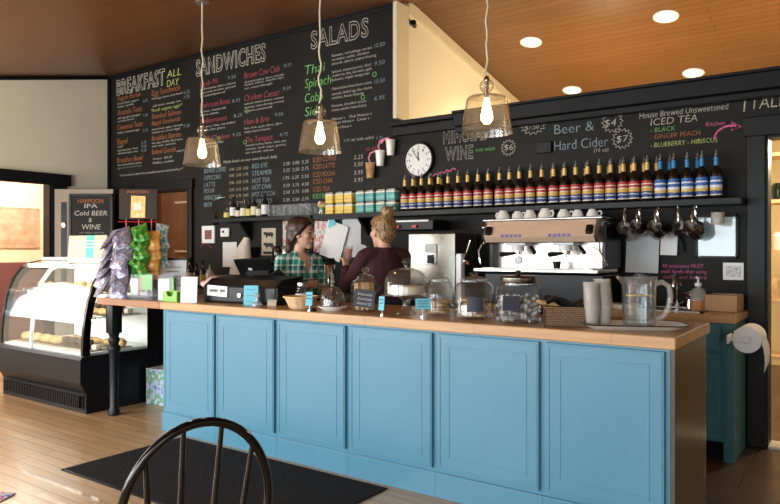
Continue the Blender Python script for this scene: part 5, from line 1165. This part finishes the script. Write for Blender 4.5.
t_ = thing('bell_shaker', 'small clear bell shaped cover beside the pale blue card', 'cover', (-3.37, 3.20, CT))
B().lathe([(0, 0), (.038, 0), (.036, .015), (.012, .035), (.010, .05), (0, .05)], 18).obj('base', 'frost', t_); B().ell((0, 0, .07), .018).obj('knob', 'frost', t_)
sign('counter_sign', 'small tan folded card beside the bell shaped cover', -3.28, 3.25, .06, .045, 'buffcard', .5, 1, 'card', -.5)
# bread basket
t_ = thing('bread_basket', 'round pale woven wood basket under the plaid shirted person', 'basket', (-2.97, 3.20, CT))
B().lathe([(0, 0), (.060, 0), (.075, .01), (.105, .075), (.112, .08), (.108, .084), (.098, .076), (.068, .014), (0, .008)], 16).obj('weave', 'basketwood', t_, smooth=20)
B().lathe([(.104, .072), (.114, .074), (.114, .084), (.104, .084), (.104, .072)], 32).obj('rim', 'pastry', t_)
t_ = thing('preserve_jar', 'small clear jar standing behind the bread basket', 'jar', (-3.17, 3.42, CT))
B().lathe([(0, 0), (.036, 0), (.04, .006), (.04, .10), (.03, .12), (.03, .145), (.027, .145), (.027, .12), (.037, .098), (.037, .008), (0, .006)], 22).obj('glass_body', 'jarglass', t_); B().cyl((0, 0, .135), .032, .018, 18).obj('lid', 'chrome', t_)
B().lathe([(.0405, .03), (.0412, .03), (.0412, .08), (.0405, .08)], 22).obj('label', 'paper', t_)
# small domed plate of treats
t_ = thing('small_cloche', 'small glass dome on a white plate between bread basket and chalk labelled jar', 'cloche', (-2.76, 3.26, CT))
B().lathe([(0, .0), (.06, 0), (.065, .006), (.095, .022), (.097, .026), (.060, .014), (0, .012)], 32).obj('plate', 'ceramic', t_)
B().lathe([(.076, .018), (.078, .018), (.078, .075), (.068, .112), (.035, .142), (.008, .15), (0, .15), (0, .147), (.034, .139), (.065, .110), (.0755, .074), (.0755, .018)], 32).obj('dome', 'jarglass', t_)
B().cyl((0, 0, .148), .008, .012, 12).ell((0, 0, .178), .019).obj('knob', 'jarglass', t_)
pr = None
for i in range(7):
    a = i*2*PI/6; p = (-2.76+(.04*math.cos(a) if i < 6 else 0), 3.26+(.04*math.sin(a) if i < 6 else 0), CT+.016+(0 if i < 6 else .042))
    lb = 'round chocolate treat inside the small dome, ' + (ORD[i]+' around the ring' if i < 6 else 'on top of the ring')
    if pr is None: pr = tag(B().ell((0, 0, .021), (.022, .022, .021), u=14, v=8).obj('chocolate_treat', 'choc', loc=p), lb, 'chocolate', 'treats under the small dome')
    else: dup(pr, p, a, lb)
blue_tag(-2.86, 3.16, 'pale blue tag on a black clip in front of the small dome', w=.045, h=.085, zz=.03)
tag(B().lathe([(0, 0), (.02, 0), (.016, .012), (.008, .02), (0, .02)], 12).obj('black_stopper', 'black', loc=(-2.80, 3.13, CT)), 'small black stopper on the worktop in front of the white plate', 'stopper')
# hexagonal jar of biscotti
t_ = thing('biscotti_jar', 'six sided glass jar of biscotti with a chalk label', 'jar', (-2.53, 3.30, CT), .3)
B().lathe([(0, 0), (.088, 0), (.098, .012), (.098, .15), (.085, .185), (.055, .20), (.052, .205), (.049, .205), (.052, .197), (.082, .181), (.093, .148), (.093, .014), (0, .008)], 6).obj('glass_body', 'jarglass', t_, smooth=20)
B().lathe([(0, .205), (.058, .205), (.056, .215), (.03, .228), (.012, .232), (.012, .240), (.022, .246), (.024, .262), (.012, .270), (0, .270)], 12).obj('lid', 'jarglass', t_)
B().grid(lambda u, v: ((u-.5)*.125, -.090-.0, .035+v*.105-.0), 2, 2, .004).obj('chalk_label', 'slate', t_, (0, -.012, 0), rot=(0, .12, .22), smooth=0)
bm = bmesh.new()
for k, s in enumerate(('biscotti', 'chocolate', 'almond $2')): text_bm(bm, s, -.045, .045, .105-.028*k, .018, 0, wall_y=-.108, off=0)
me = bpy.data.meshes.new('t'); bm.to_mesh(me); bm.free(); fin('lettering', me, CM['w'], t_, rot=(0, .12, .22), smooth=0)
pr = None
for i in range(11):
    a = i*2*PI/10; rr = .048 if i < 10 else 0; p = (-2.53+rr*math.cos(a), 3.30+rr*math.sin(a), CT+.01)
    lb = 'long biscotti standing in the six sided jar, ' + (ORD[i]+' around' if i < 10 else 'in the middle'); h = .165
    if pr is None:
        pr = tag(B().box((0, 0, .085), (.026, .016, .165), .006).obj('biscotti', 'biscotti', loc=p), lb, 'biscotti', 'biscotti in the six sided jar'); pr.rotation_euler = (.05, -.08, a)
    else:
        d_ = dup(pr, p, a+.5, lb); d_.rotation_euler = (.08*math.sin(i*2), .10*math.cos(i*3), a+.4)
# cake stand
t_ = thing('cake_stand', 'tall glass cake stand with dome and iced cake in the middle of the worktop', 'cake stand', (-2.23, 3.30, CT))
B().lathe([(0, 0), (.062, 0), (.060, .01), (.03, .03), (.022, .06), (.026, .085), (.055, .102), (.135, .108), (.142, .112), (.142, .118), (0, .114)], 40).obj('pedestal', 'jarglass', t_)
B().lathe([(.124, .116), (.128, .116), (.128, .185), (.118, .225), (.085, .255), (.03, .272), (0, .274), (0, .270), (.03, .268), (.083, .251), (.115, .222), (.124, .184), (.124, .116)], 44).obj('dome', 'jarglass', t_)
B().cyl((0, 0, .272), .010, .014, 12).ell((0, 0, .306), .024).obj('knob', 'jarglass', t_)
tag(B().lathe([(0, 0), (.100, 0), (.105, .008), (.105, .038), (.098, .046), (0, .048)], 36).obj('layer_cake', 'frosting', loc=(-2.23, 3.30, CT+.119)), 'flat iced cake under the tall glass dome', 'cake')
blue_tag(-2.30, 3.16, 'narrow pale blue tag leaning by the cake stand foot', w=.036, h=.08, zz=.03, rz=.1)
# round cookie jars
def cookie_jar(x, y, r, h, lb, lid='jarglass', label=None, sq=None, name='cookie_jar'):
    t = thing(name, lb, 'jar', (x, y, CT), .1)
    B().lathe([(0, 0), (r*.9, 0), (r, h*.05), (r, h*.68), (r*.86, h*.76), (r*.70, h*.79), (r*.70, h*.82), (r*.66, h*.82), (r*.67, h*.785), (r*.83, h*.745), (r*.965, h*.67), (r*.965, h*.06), (0, h*.03)], 36).obj('glass_body', 'jarglass', t)
    B().lathe([(r*.76, h*.82), (r*.76, h*.84), (r*.5, h*.89), (.014, h*.91), (.012, h*.93), (.022, h*.945), (.026, h*.975), (.018, h), (0, h), (0, h*.82)], 30).obj('lid', lid, t)
    return t
cookie_jar(-2.04, 3.37, .083, .245, 'small round glass cookie jar behind a pale blue tag')
blue_tag(-2.05, 3.20, 'pale blue tag on a chrome stand in front of the small cookie jar', w=.085, h=.060, zz=.045, rz=.75)
j2 = cookie_jar(-1.78, 3.30, .106, .255, 'wide round glass jar of cookies with a blank dark label')
def clabel(t, r, z0, z1, a0, a1):
    return B().grid(lambda u, v: ((r+.002)*math.sin(a0+(a1-a0)*u), -(r+.002)*math.cos(a0+(a1-a0)*u), z0+(z1-z0)*v), 12, 4, .002).obj('chalk_label', 'slate', t, smooth=60)
clabel(j2, .106, .045, .125, .05, .85)
pr = None; n = 0
for (cx, cy, rad, zs, gp, nm) in ((-2.04, 3.37, .045, 4, 'cookies in the small jar', 'small cookie jar'), (-1.78, 3.30, .062, 5, 'cookies in the wide jar', 'wide cookie jar')):
    for lay in range(zs):
        for q in range(3):
            a = q*2.1+lay*.8; rr = rad-.014; p = (cx+rr*.75*math.cos(a), cy+rr*.75*math.sin(a), CT+.014+lay*.020)
            lb = '%s cookie in layer %s of the %s' % (ORD[q], ['one', 'two', 'three', 'four', 'five'][lay], nm)
            if pr is None: pr = tag(B().lathe([(0, 0), (.036, 0), (.040, .006), (.032, .014), (0, .017)], 16).obj('cookie', 'cookie', loc=p), lb, 'cookie', gp)
            else: dup(pr, p, a, lb, gp)
# big rectangular jar with black lid
t_ = thing('candy_jar', 'large squarish glass jar with a dark metal lid, full of wrapped candies', 'jar', (-1.50, 3.26, CT), .62)
b = B().box((0, 0, .098), (.215, .17, .196), .03); b.obj('glass_body', 'jarglass', t_)
B().lathe([(.072, .19), (.078, .192), (.078, .215), (.072, .22), (.072, .19)], 36).obj('neck', 'jarglass', t_)
B().lathe([(0, .205), (.088, .205), (.092, .212), (.092, .232), (.084, .242), (.03, .246), (.012, .250), (.010, .256), (.016, .262), (.014, .27), (0, .272)], 40).obj('lid', 'darksteel', t_)
B().box((-.052, -.088, .105), (.088, .003, .075), .001).obj('chalk_label', 'slate', t_, smooth=0)
pr = None; n = 0; rr_ = random.Random(3)
for lay in range(5):
    for gx in range(4):
        for gy in range(3):
            n += 1; lx = -.072+gx*.048+rr_.uniform(-.006, .006); ly = -.048+gy*.048+rr_.uniform(-.005, .005); c_, s_ = math.cos(.62), math.sin(.62)
            p = (-1.50+lx*c_-ly*s_, 3.26+lx*s_+ly*c_, CT+.026+lay*.024)
            if pr is None:
                pr = tag(B().cap((-.012, 0, 0), .010, (.012, 0, 0), .010, 8).lathe([(.003, .02), (.013, .034), (.011, .034), (.0, .022)], 8, axis=Matrix.Rotation(PI/2, 3, 'Y')).lathe([(.003, .02), (.013, .034), (.011, .034), (.0, .022)], 8, axis=Matrix.Rotation(-PI/2, 3, 'Y')).obj('wrapped_candy', 'wrapper', loc=p), 'black and white wrapped candy inside the large squarish jar', 'candy', 'wrapped candies in the squarish jar')
            else: d_ = dup(pr, p, rr_.uniform(0, 6)); d_.rotation_euler = (rr_.uniform(-.6, .6), rr_.uniform(-.6, .6), rr_.uniform(0, 6))
# wicker box
t_ = thing('wicker_box', 'square brown wicker box holding napkins between the candy jar and cups', 'basket', (-1.24, 3.28, CT), .42)
B().b2(-.12, .12, -.10, -.09, 0, .095).b2(-.12, .12, .09, .10, 0, .095).b2(-.12, -.11, -.1, .1, 0, .095).b2(.11, .12, -.1, .1, 0, .095).b2(-.12, .12, -.1, .1, 0, .006).b2(-.123, .123, -.103, .103, .088, .098).obj('weave', 'wicker', t_, smooth=0)
B().lathe([(.012, 0), (.018, 0), (.018, .006), (.012, .006)], 14, (.121, 0, .06), Matrix.Rotation(PI/2, 3, 'Y')).obj('grommet', 'chrome', t_)
tag(B().grid(lambda u, v: ((u-.5)*.22, (v-.5)*.17, .02*math.sin(6*u+2*v)+.012*math.sin(11*v)), 16, 12, .018).obj('dark_napkins', 'black', loc=(-1.24, 3.28, CT+.118), rot=(0, 0, .42)), 'crumpled dark napkins heaped on the wicker box', 'napkins')
tag(B().grid(lambda u, v: ((u-.5)*.12, (v-.5)*.08, .012*math.sin(5*u+3*v)), 10, 8, .003).obj('tan_wrapper', 'cookie', loc=(-1.31, 3.22, CT+.112), rot=(0, .1, .8)), 'crumpled tan wrapper at the edge of the wicker box', 'wrapper')
for i in range(3):
    tag(B().tube([(-.17, 0, .0), (-.08, .02, .035+.012*i), (.05, .0, .04), (.17, -.03, .0)], .012, 8).obj('black_hose', 'black', loc=(-1.52+.06*i, 3.58+.085*i, CT+.012), rot=(0, 0, .4)), 'black coiled cable behind the wicker box, ' + ['nearest the candy jar', 'middle one', 'nearest the cups'][i], 'cable', 'cables behind the wicker box')
# tray, cups, pitcher
tx, ty, trz = -.93, 3.30, .46
t_ = thing('serving_tray', 'white enamel tray with a dark rim under the pitcher and cups', 'tray', (tx, ty, CT), trz)
def rr_poly(a, b_, r, n=6):
    P = []
    for cx, cy, a0 in ((a-r, b_-r, 0), (-a+r, b_-r, 90), (-a+r, -b_+r, 180), (a-r, -b_+r, 270)):
        for k in range(n+1): q = math.radians(a0+90*k/n); P.append((cx+r*math.cos(q), cy+r*math.sin(q)))
    return P
b = B(); prev = None
for (a, c_, z) in ((.18, .09, 0), (.19, .10, .002), (.225, .135, .022), (.235, .143, .025), (.235, .143, .028), (.222, .133, .026), (.188, .098, .007), (.17, .08, .006)):
    ring = [b.bm.verts.new((x, y, z)) for x, y in rr_poly(a, c_, min(a, c_)*.55)]
    if prev:
        for i in range(len(ring)): b.bm.faces.new([prev[i], prev[(i+1) % len(ring)], ring[(i+1) % len(ring)], ring[i]])
    else: b.bm.faces.new(ring[::-1])
    prev = ring
b.bm.faces.new(prev); b.obj('tray_body', 'ceramic', t_)
P = rr_poly(.236, .144, .079); B().tube([(x, y, .0275) for x, y in P], .0028, 6, True).obj('rim', 'black', t_)
def tp(x, y): return (tx+x*math.cos(trz)-y*math.sin(trz), ty+x*math.sin(trz)+y*math.cos(trz))
cupm = None
for st, (cx, cy, n, lean) in enumerate([(-.185, .0, 9, (-.03, -.06)), (-.125, .03, 10, (-.02, -.10))]):
    px_, py_ = tp(cx, cy)
    for k in range(n):
        p = (px_+lean[1]*.013*k*1.0, py_, CT+.0085+k*.0135)
        lb = 'clear plastic cup, %s from the bottom of the %s stack on the tray' % (ORD[k], ['shorter', 'taller leaning'][st])
        if cupm is None: cupm = tag(B().lathe([(0, 0), (.026, 0), (.028, .004), (.038, .098), (.041, .10), (.041, .104), (.037, .104), (.027, .006), (0, .004)], 22).obj('plastic_cup', 'frost', loc=p), lb, 'cup', 'stacked clear cups on the tray')
        else: dup(cupm, p, 0, lb)
px_, py_ = tp(.03, .005)
t_ = thing('water_pitcher', 'large clear ribbed water pitcher with ice, standing on the white tray', 'pitcher', (px_, py_, CT+.0085), .45)
seg = 40; b = B(); prof = [(.070, 0), (.072, .01), (.078, .20), (.083, .235), (.086, .24), (.082, .24), (.075, .20), (.069, .012), (0, .008)]
rings = []
for r, z in [(0, 0)]+prof[:-1]+[(0, .008)]:
    if r == 0: rings.append([b.bm.verts.new((0, 0, z))]); continue
    ring = []
    for i in range(seg):
        a = 2*PI*i/seg; k = r*(1+(.035 if i % 2 and z < .2 else 0)); sp = .022*max(0, math.cos(a-PI))**8 if z > .2 else 0
        ring.append(b.bm.verts.new(((k+sp)*math.cos(a), (k+sp)*math.sin(a), z)))
    rings.append(ring)
for r0, r1 in zip(rings, rings[1:]):
    for i in range(seg):
        j = (i+1) % seg
        if len(r0) == 1: b.bm.faces.new([r0[0], r1[j], r1[i]])
        elif len(r1) == 1: b.bm.faces.new([r0[i], r0[j], r1[0]])
        else: b.bm.faces.new([r0[i], r0[j], r1[j], r1[i]])
b.obj('pitcher_body', 'pitcherp', t_, smooth=25)
B().tube([(.076, 0, .205), (.105, 0, .215), (.135, 0, .195), (.142, 0, .15), (.132, 0, .09), (.108, 0, .05), (.074, 0, .04)], .013, 10).obj('handle', 'frost', t_)
B().lathe([(0, .011), (.066, .011), (.0735, .15), (0, .15)], 30).obj('water', 'water', t_)
pr = None
for i in range(4):
    p = (px_-.03+.02*i, py_-.035+.02*(i % 2), CT+.0085+.151)
    lb = 'thin lemon slice floating in the pitcher, ' + ['nearest the spout', 'second from the spout', 'third from the spout', 'nearest the handle'][i]
    if pr is None: pr = tag(B().lathe([(0, 0), (.020, 0), (.021, .002), (.020, .004), (0, .004)], 18).obj('lemon_slice', 'lemon', loc=p), lb, 'lemon slice', 'lemon slices in the pitcher')
    else: dup(pr, p, 0, lb)
pr = None
for i in range(6):
    a = i*1.1; p = (px_+.028*math.cos(a), py_+.028*math.sin(a), CT+.0085+.225+(.010 if i % 2 else 0))
    p = (p[0], p[1], CT+.0085+.175+(i % 3)*.033)
    lb = 'clear ice cube at the top of the pitcher, %s one down' % ORD[i]
    if pr is None: pr = tag(B().box((0, 0, 0), (.024, .024, .024), .005).obj('ice_cube', 'acrylic', loc=p), lb, 'ice cube', 'ice cubes in the pitcher')
    else: d_ = dup(pr, p, a, lb); d_.rotation_euler = (a, .4, a)

# ------------------------------------------------------------------ floor things and chair
t_ = thing('floor_mat', 'large dark rectangular mat on the wood floor along the blue counter', 'mat', (-3.08, 2.60, 0))
B().b2(-.89, .89, -.40, .46, .0, .008, .003).obj('mat_body', 'mat', t_, smooth=0); B().b2(-.905, .905, -.415, -.395, .0, .006).b2(-.905, -.885, -.415, .47, 0, .006).obj('edging', 'black', t_, smooth=0)
tag(B().grid(lambda u, v: ((u-.5)*.7, (v-.5)*.5, .004+.004*math.sin(9*u)*math.sin(7*v)), 12, 10, .008).obj('rag_rug', 'rag', loc=(-3.98, 1.44, .004), rot=(0, 0, .5)), 'corner of a multicoloured rag rug on the floor near the camera', 'rug')
rz = math.radians(67)
t_ = thing('windsor_chair', 'glossy black hoop back wooden chair with worn paint near the camera', 'chair', (-1.623, 1.224, 0), rz); t_.scale = (.94,)*3
def lean(x, l): return (x, -.19-l*math.sin(.21), .445+l*math.cos(.21))
hp = []
for i in range(25):
    a = PI*i/24; 
    x = -.205*math.cos(a); l = .24+.275*math.sin(a); hp.append(lean(x, l))
hp = [lean(-.178, 0), lean(-.186, .08), lean(-.192, .16)]+hp+[lean(.192, .16), lean(.186, .08), lean(.178, 0)]
B().tube(hp, .0125, 12).obj('hoop_back', 'blackgloss', t_)
for x in (-.112, -.040, .040, .112):
    xt = x*1.28; lt = .24+.275*math.sqrt(max(0, 1-(xt/.205)**2)); B().tube([lean(x, 0), lean((x+xt)/2, lt/2), lean(xt, lt-.004)], .007, 10, rs=[.0085, .0098, .0070]).obj('spindle', 'blackgloss', t_)
st = []
for i in range(28):
    a = 2*PI*i/28; st.append((.225*math.cos(a)*(1 if math.sin(a) > 0 else .95), .21*math.sin(a)))
B().prism(st, .035, (0, 0, .415)).obj('seat', 'blackgloss', t_)
for sx in (-1, 1):
    for sy in (-1, 1): B().tube([(sx*.13, sy*.12, .42), (sx*.165, sy*.16, .24), (sx*.20, sy*.20, 0)], .016, 12, rs=[.014, .02, .012]).obj('leg', 'blackgloss', t_)
    B().tube([(sx*.165, -.16, .22), (sx*.165, .16, .22)], .009, 10).obj('stretcher', 'blackgloss', t_)
B().tube([(-.165, 0, .22), (.165, 0, .22)], .009, 10).obj('stretcher', 'blackgloss', t_)
M['wornwood'] = pm('worn_pale_wood', (.55,.50,.45), .7, 0, .15, 30)
for x in (-.03, .0, .05, .12):
    l = .24+.275*math.sqrt(1-(x/.205)**2)+.0105; p = lean(x, l); B().ell(p, (.010, .003, .002), u=8, v=6).obj('paint_chip', 'wornwood', t_)

# ------------------------------------------------------------------ people
def person(label, base, rz, arms, hair, shirt, shirt_mat, head_tilt=0, head_turn=0, hgt=1.0, extra=None, drop=0):
    """arms: two lists [shoulder, elbow, wrist, hand direction] in body space (x forward, y left, z up)"""
    def torso(b, g=0):
        b.ell((0, 0, 1.10*hgt), (.105+g, .155+g, .19+g)); b.ell((.005, 0, .98*hgt), (.095+g, .13+g, .15+g)); b.ell((-.005, 0, .87*hgt), (.115+g, .165+g, .13+g))
        b.cap((-.01, -.135, 1.20*hgt), .052+g, (-.01, .135, 1.20*hgt), .052+g); b.cap((-.015, 0, 1.18*hgt), .09+g, (-.02, 0, 1.235*hgt), .055+g)
        b.ell((.055, -.065, 1.12*hgt), (.06+g, .062+g, .065+g)); b.ell((.055, .065, 1.12*hgt), (.06+g, .062+g, .065+g))
    def arm(b, A, g=0, hand=True):
        S, E, Wp, D = [Vector(v) for v in A[:4]]
        b.cap(S, .047+g, E, .036+g); b.cap(E, .036+g, Wp - (Wp-E)*(.0 if hand else .10), .025+g*(1.1 if not hand else 1))
        if not hand: return
        D = D.normalized(); side = Vector(A[4]).normalized(); up = D.cross(side).normalized(); side = up.cross(D)
        pc = Wp+D*.05
        for k in (-1.2, 0, 1.2): b.cap(Wp+D*.01+side*.008*k, .017, pc+D*.035+side*.017*k, .0125)
        for k, (L1, L2) in enumerate([(.030, .036), (.036, .040), (.034, .038), (.026, .030)]):
            o = pc+D*.035+side*(.0285-.019*k); m_ = o+(D*.80+up*.6*A[5])*L1; e = m_+(D*(.25)+up*.97*A[5])*L2
            b.cap(o, .0098, m_, .0092, 8); b.cap(m_, .0092, e, .0075, 8)
        o = Wp+D*.02+side*.022; m_ = o+(side*.75+D*.5+up*.25*A[5])*.035; e = m_+(D*.7+side*.1+up*.7*A[5])*.032
        b.cap(o, .013, m_, .0105, 8); b.cap(m_, .0105, e, .0085, 8)
    # head frame
    HM = Matrix.Translation((.015, 0, 1.315*hgt-drop)) @ Matrix.Rotation(head_turn, 4, 'Z') @ Matrix.Rotation(head_tilt, 4, 'Y') @ Matrix.Scale(1.10, 4)
    b = B(); torso(b, -.004)
    for A in arms: arm(b, A)
    for sy in (-1, 1):
        b.cap((0, sy*.09, .85*hgt), .085, (.01, sy*.09, .47*hgt), .055); b.cap((.01, sy*.09, .47*hgt), .053, (-.01, sy*.09, .09), .036)
        b.cap((-.02, sy*.09, .05), .035, (.12, sy*.10, .03), .03)
    b.cap((-.02, 0, 1.22*hgt), .05, (.0, 0, 1.36*hgt), .047)
    b.t = HM
    b.ell((-.012, 0, .125), (.092, .074, .095)); b.ell((.022, 0, .072), (.066, .058, .085)); b.ell((.058, 0, .010), (.030, .030, .024)); b.ell((.03, 0, .035), (.05, .05, .045))
    b.cap((.082, 0, .118), .008, (.104, 0, .080), .0115, 10); b.ell((.092, .010, .077), .008); b.ell((.092, -.010, .077), .008)
    b.ell((.074, 0, .128), (.016, .045, .014)); b.ell((.082, 0, .045), (.012, .022, .012)); b.ell((.050, .04, .085), (.03, .022, .028)); b.ell((.050, -.04, .085), (.03, .022, .028))
    for sy in (-1, 1): b.ell((-.005, sy*.076, .090), (.018, .007, .030), Matrix.Rotation(-.25, 3, 'Y'))
    me = remeshed(b, .0052, 3)
    body = fin('person', me, 'skin', None, base, (0, 0, rz), smooth=80); tag(body, label, 'person')
    for sy in (-1, 1):
        e = B(); e.t = HM; e.ell((.076, sy*.030, .106), (.010, .013, .008), u=12, v=8); e.obj('eye', 'eyewhite', body)
        e = B(); e.t = HM; e.tube([(.080, sy*.014, .128), (.083, sy*.030, .133), (.072, sy*.047, .127)], .004, 6); e.obj('eyebrow', 'darkhair', body)
    e = B(); e.t = HM; e.ell((.0915, 0, .050), (.0065, .020, .0045)); e.ell((.090, 0, .041), (.0065, .017, .0048)); e.obj('lips', 'lips', body)
    # clothes
    b = B(); torso(b, .014)
    for A in arms: arm(b, A, .014, False)
    me = remeshed(b, .0075, 3)
    # open the collar
    bm = bmesh.new(); bm.from_mesh(me)
    kill = [v for v in bm.verts if (v.co.z > 1.262*hgt) or (extra == 'v' and v.co.x > .02 and v.co.z > 1.10*hgt and abs(v.co.y) < (v.co.z-1.10*hgt)*.42)]
    bmesh.ops.delete(bm, geom=kill, context='VERTS'); bm.to_mesh(me); bm.free()
    sh = fin(shirt, me, shirt_mat, body, smooth=80)
    m_ = sh.modifiers.new('thick', 'SOLIDIFY'); m_.thickness = .004; m_.offset = -1
    if extra == 'v':
        c = B()
        for sy in (-1, 1):
            c.grid(lambda u, v: (.015+.105*u-.02*v*(1-u), sy*(.070-.045*u+.022*v), (1.285-.11*u)*hgt-.035*v), 8, 4, .004)
        c.grid(lambda u, v: (-.055-.025*v+.05*abs(2*u-1)**2, (u-.5)*.15, 1.285*hgt-.04*v), 10, 3, .004)
        c.obj('collar', shirt_mat, body)
    b = B(); b.ell((-.005, 0, .87*hgt), (.13, .182, .12))
    for sy in (-1, 1): b.cap((0, sy*.09, .85*hgt), .10, (.01, sy*.09, .47*hgt), .070); b.cap((.01, sy*.09, .47*hgt), .070, (-.01, sy*.09, .10), .055)
    fin('trousers', remeshed(b, .012, 3), 'denim', body, smooth=80)
    for sy in (-1, 1):
        b = B(); b.cap((-.025, sy*.09, .045), .044, (.13, sy*.10, .036), .038); b.obj('shoe', 'shoe', body)
    hair(body, HM); return body
def hair_dark(body, HM):
    b = B(); b.t = HM
    b.ell((-.028, 0, .142), (.096, .083, .090)); b.ell((.018, 0, .185), (.062, .066, .042)); b.ell((-.065, 0, .08), (.055, .070, .085))
    for sy in (-1, 1):
        b.cap((.030, sy*.052, .165), .030, (-.010, sy*.070, .10), .024); b.cap((-.010, sy*.068, .115), .026, (-.050, sy*.052, .045), .024)
    b.cap((-.075, 0, .06), .048, (-.088, 0, -.02), .032)
    fin('hair', remeshed(b, .006, 3), 'darkhair', body, smooth=80)
def hair_bun(body, HM):
    b = B(); b.t = HM
    b.ell((-.026, 0, .140), (.094, .081, .088)); b.ell((.015, 0, .182), (.062, .064, .040)); b.ell((-.055, 0, .085), (.052, .064, .070))
    for sy in (-1, 1): b.cap((.028, sy*.050, .165), .028, (-.03, sy*.066, .13), .022)
    b.cap((-.045, 0, .19), .034, (-.060, 0, .215), .040); b.t = HM @ Matrix.Translation((-.012, 0, -.028))
    r = random.Random(5)
    b.ell((-.060, 0, .262), (.046, .050, .038))
    for k in range(11):
        a = k*2*PI/11; b.cap((-.060+.032*math.cos(a), .034*math.sin(a), .245+r.uniform(-.01, .03)), .012, (-.060+.046*math.cos(a+.9), .048*math.sin(a+.9), .262+r.uniform(-.02, .035)), .009, 8)
    for k in range(6): b.cap((-.06, 0, .28), .010, (-.06+r.uniform(-.06, .06), r.uniform(-.06, .06), .31+r.uniform(-.01, .01)), .003, 6)
    fin('hair', remeshed(b, .0055, 2), 'blondehair', body, smooth=80)
person('person in a green plaid flannel shirt with dark tied hair, facing the other one', (-3.88, 4.17, 0), math.radians(-14),
    [[(-.01, -.170, 1.235), (.03, -.225, 1.01), (.19, -.06, 1.05), (1, .5, .05), (.05, .1, 1), 1], [(-.01, .165, 1.23), (.06, .20, .965), (.23, .05, .985), (1, -.4, .1), (.0, .1, 1), -1]],
    hair_dark, 'flannel_shirt', 'plaid', head_tilt=.04, head_turn=.66, hgt=1.03, extra='v')
pb = person('person in a maroon sweater with a streaked blonde bun, holding up a glass', (-3.06, 4.22, 0), math.radians(150),
    [[(-.01, .165, 1.275), (.19, .235, 1.04), (.40, .155, 1.185), (.6, -.15, .75), (.2, -1, -.1), 1], [(-.01, -.165, 1.275), (.10, -.22, 1.0), (.30, -.10, 1.04), (1, .3, .1), (0, .2, 1), 1]],
    hair_bun, 'maroon_sweater', 'maroon', head_tilt=.03, head_turn=.22, hgt=1.07, drop=.05)
gp = Matrix.Translation((-3.06, 4.22, 0)) @ Matrix.Rotation(math.radians(150), 4, 'Z') @ Vector((.46, .115, 1.27))
t_ = thing('drinking_tumbler', 'clear goblet with a pink drink raised between the two people', 'glass', (gp.x, gp.y, gp.z-.03), 0)
B().lathe([(0, 0), (.028, 0), (.030, .004), (.042, .125), (.0385, .125), (.027, .008), (0, .006)], 22).obj('glass_bowl', 'pitcherp', t_)
B().lathe([(0, .009), (.026, .009), (.0365, .10), (0, .10)], 20).obj('pink_drink', M.setdefault('drink', glassy('pink_drink', (.85,.50,.45), .35)), t_)

# ------------------------------------------------------------------ light
w = bpy.data.worlds.new('world'); SC.world = w; w.use_nodes = True
bg = w.node_tree.nodes['Background']; bg.inputs[0].default_value = (.80, .90, 1, 1); bg.inputs[1].default_value = 1.0
def area(name, loc, rot, sx, sy, e, col):
    l = bpy.data.lights.new(name, 'AREA'); l.shape = 'RECTANGLE'; l.size = sx; l.size_y = sy; l.energy = e; l.color = col
    o = bpy.data.objects.new(name, l); COL.objects.link(o); o.location = loc; o.rotation_euler = rot; return o
for i, (x0, x1) in enumerate(WIN):
    area('window_and_fill_light', ((x0+x1)/2, -1.84, 1.24), (PI/2-.45, 0, 0), x1-x0-.1, 1.35, [185, 140, 82, 38][i], (.88, .95, 1))
area('window_and_fill_light', (XL+.04, 1.3, 1.42), (0, -PI/2-.0, 0), 1.3, 1.8, 40, (1, .93, .82))  # added fill at the made-up side window, lightens the left ceiling
def point(loc, e, col, r=.08):
    l = bpy.data.lights.new('room_and_fill_lamp', 'POINT'); l.energy = e; l.color = col; l.shadow_soft_size = r
    o = bpy.data.objects.new('room_and_fill_lamp', l); COL.objects.link(o); o.location = loc
point((-9.3, 4.6, 2.5), 125, (1, .88, .74), .2)
point((-7.6, 6.0, 2.7), 55, (1, .62, .35), .15)
point((-.2, 6.3, 2.2), 85, (1, .80, .50), .15)
point((-2.2, 6.6, 2.25), 75, (1, .78, .48), .2)
point((-5.9, .9, 2.05), 48, (1, .88, .70), .25)  # added fill lamp out of view, brightens left wall, ceiling and floor
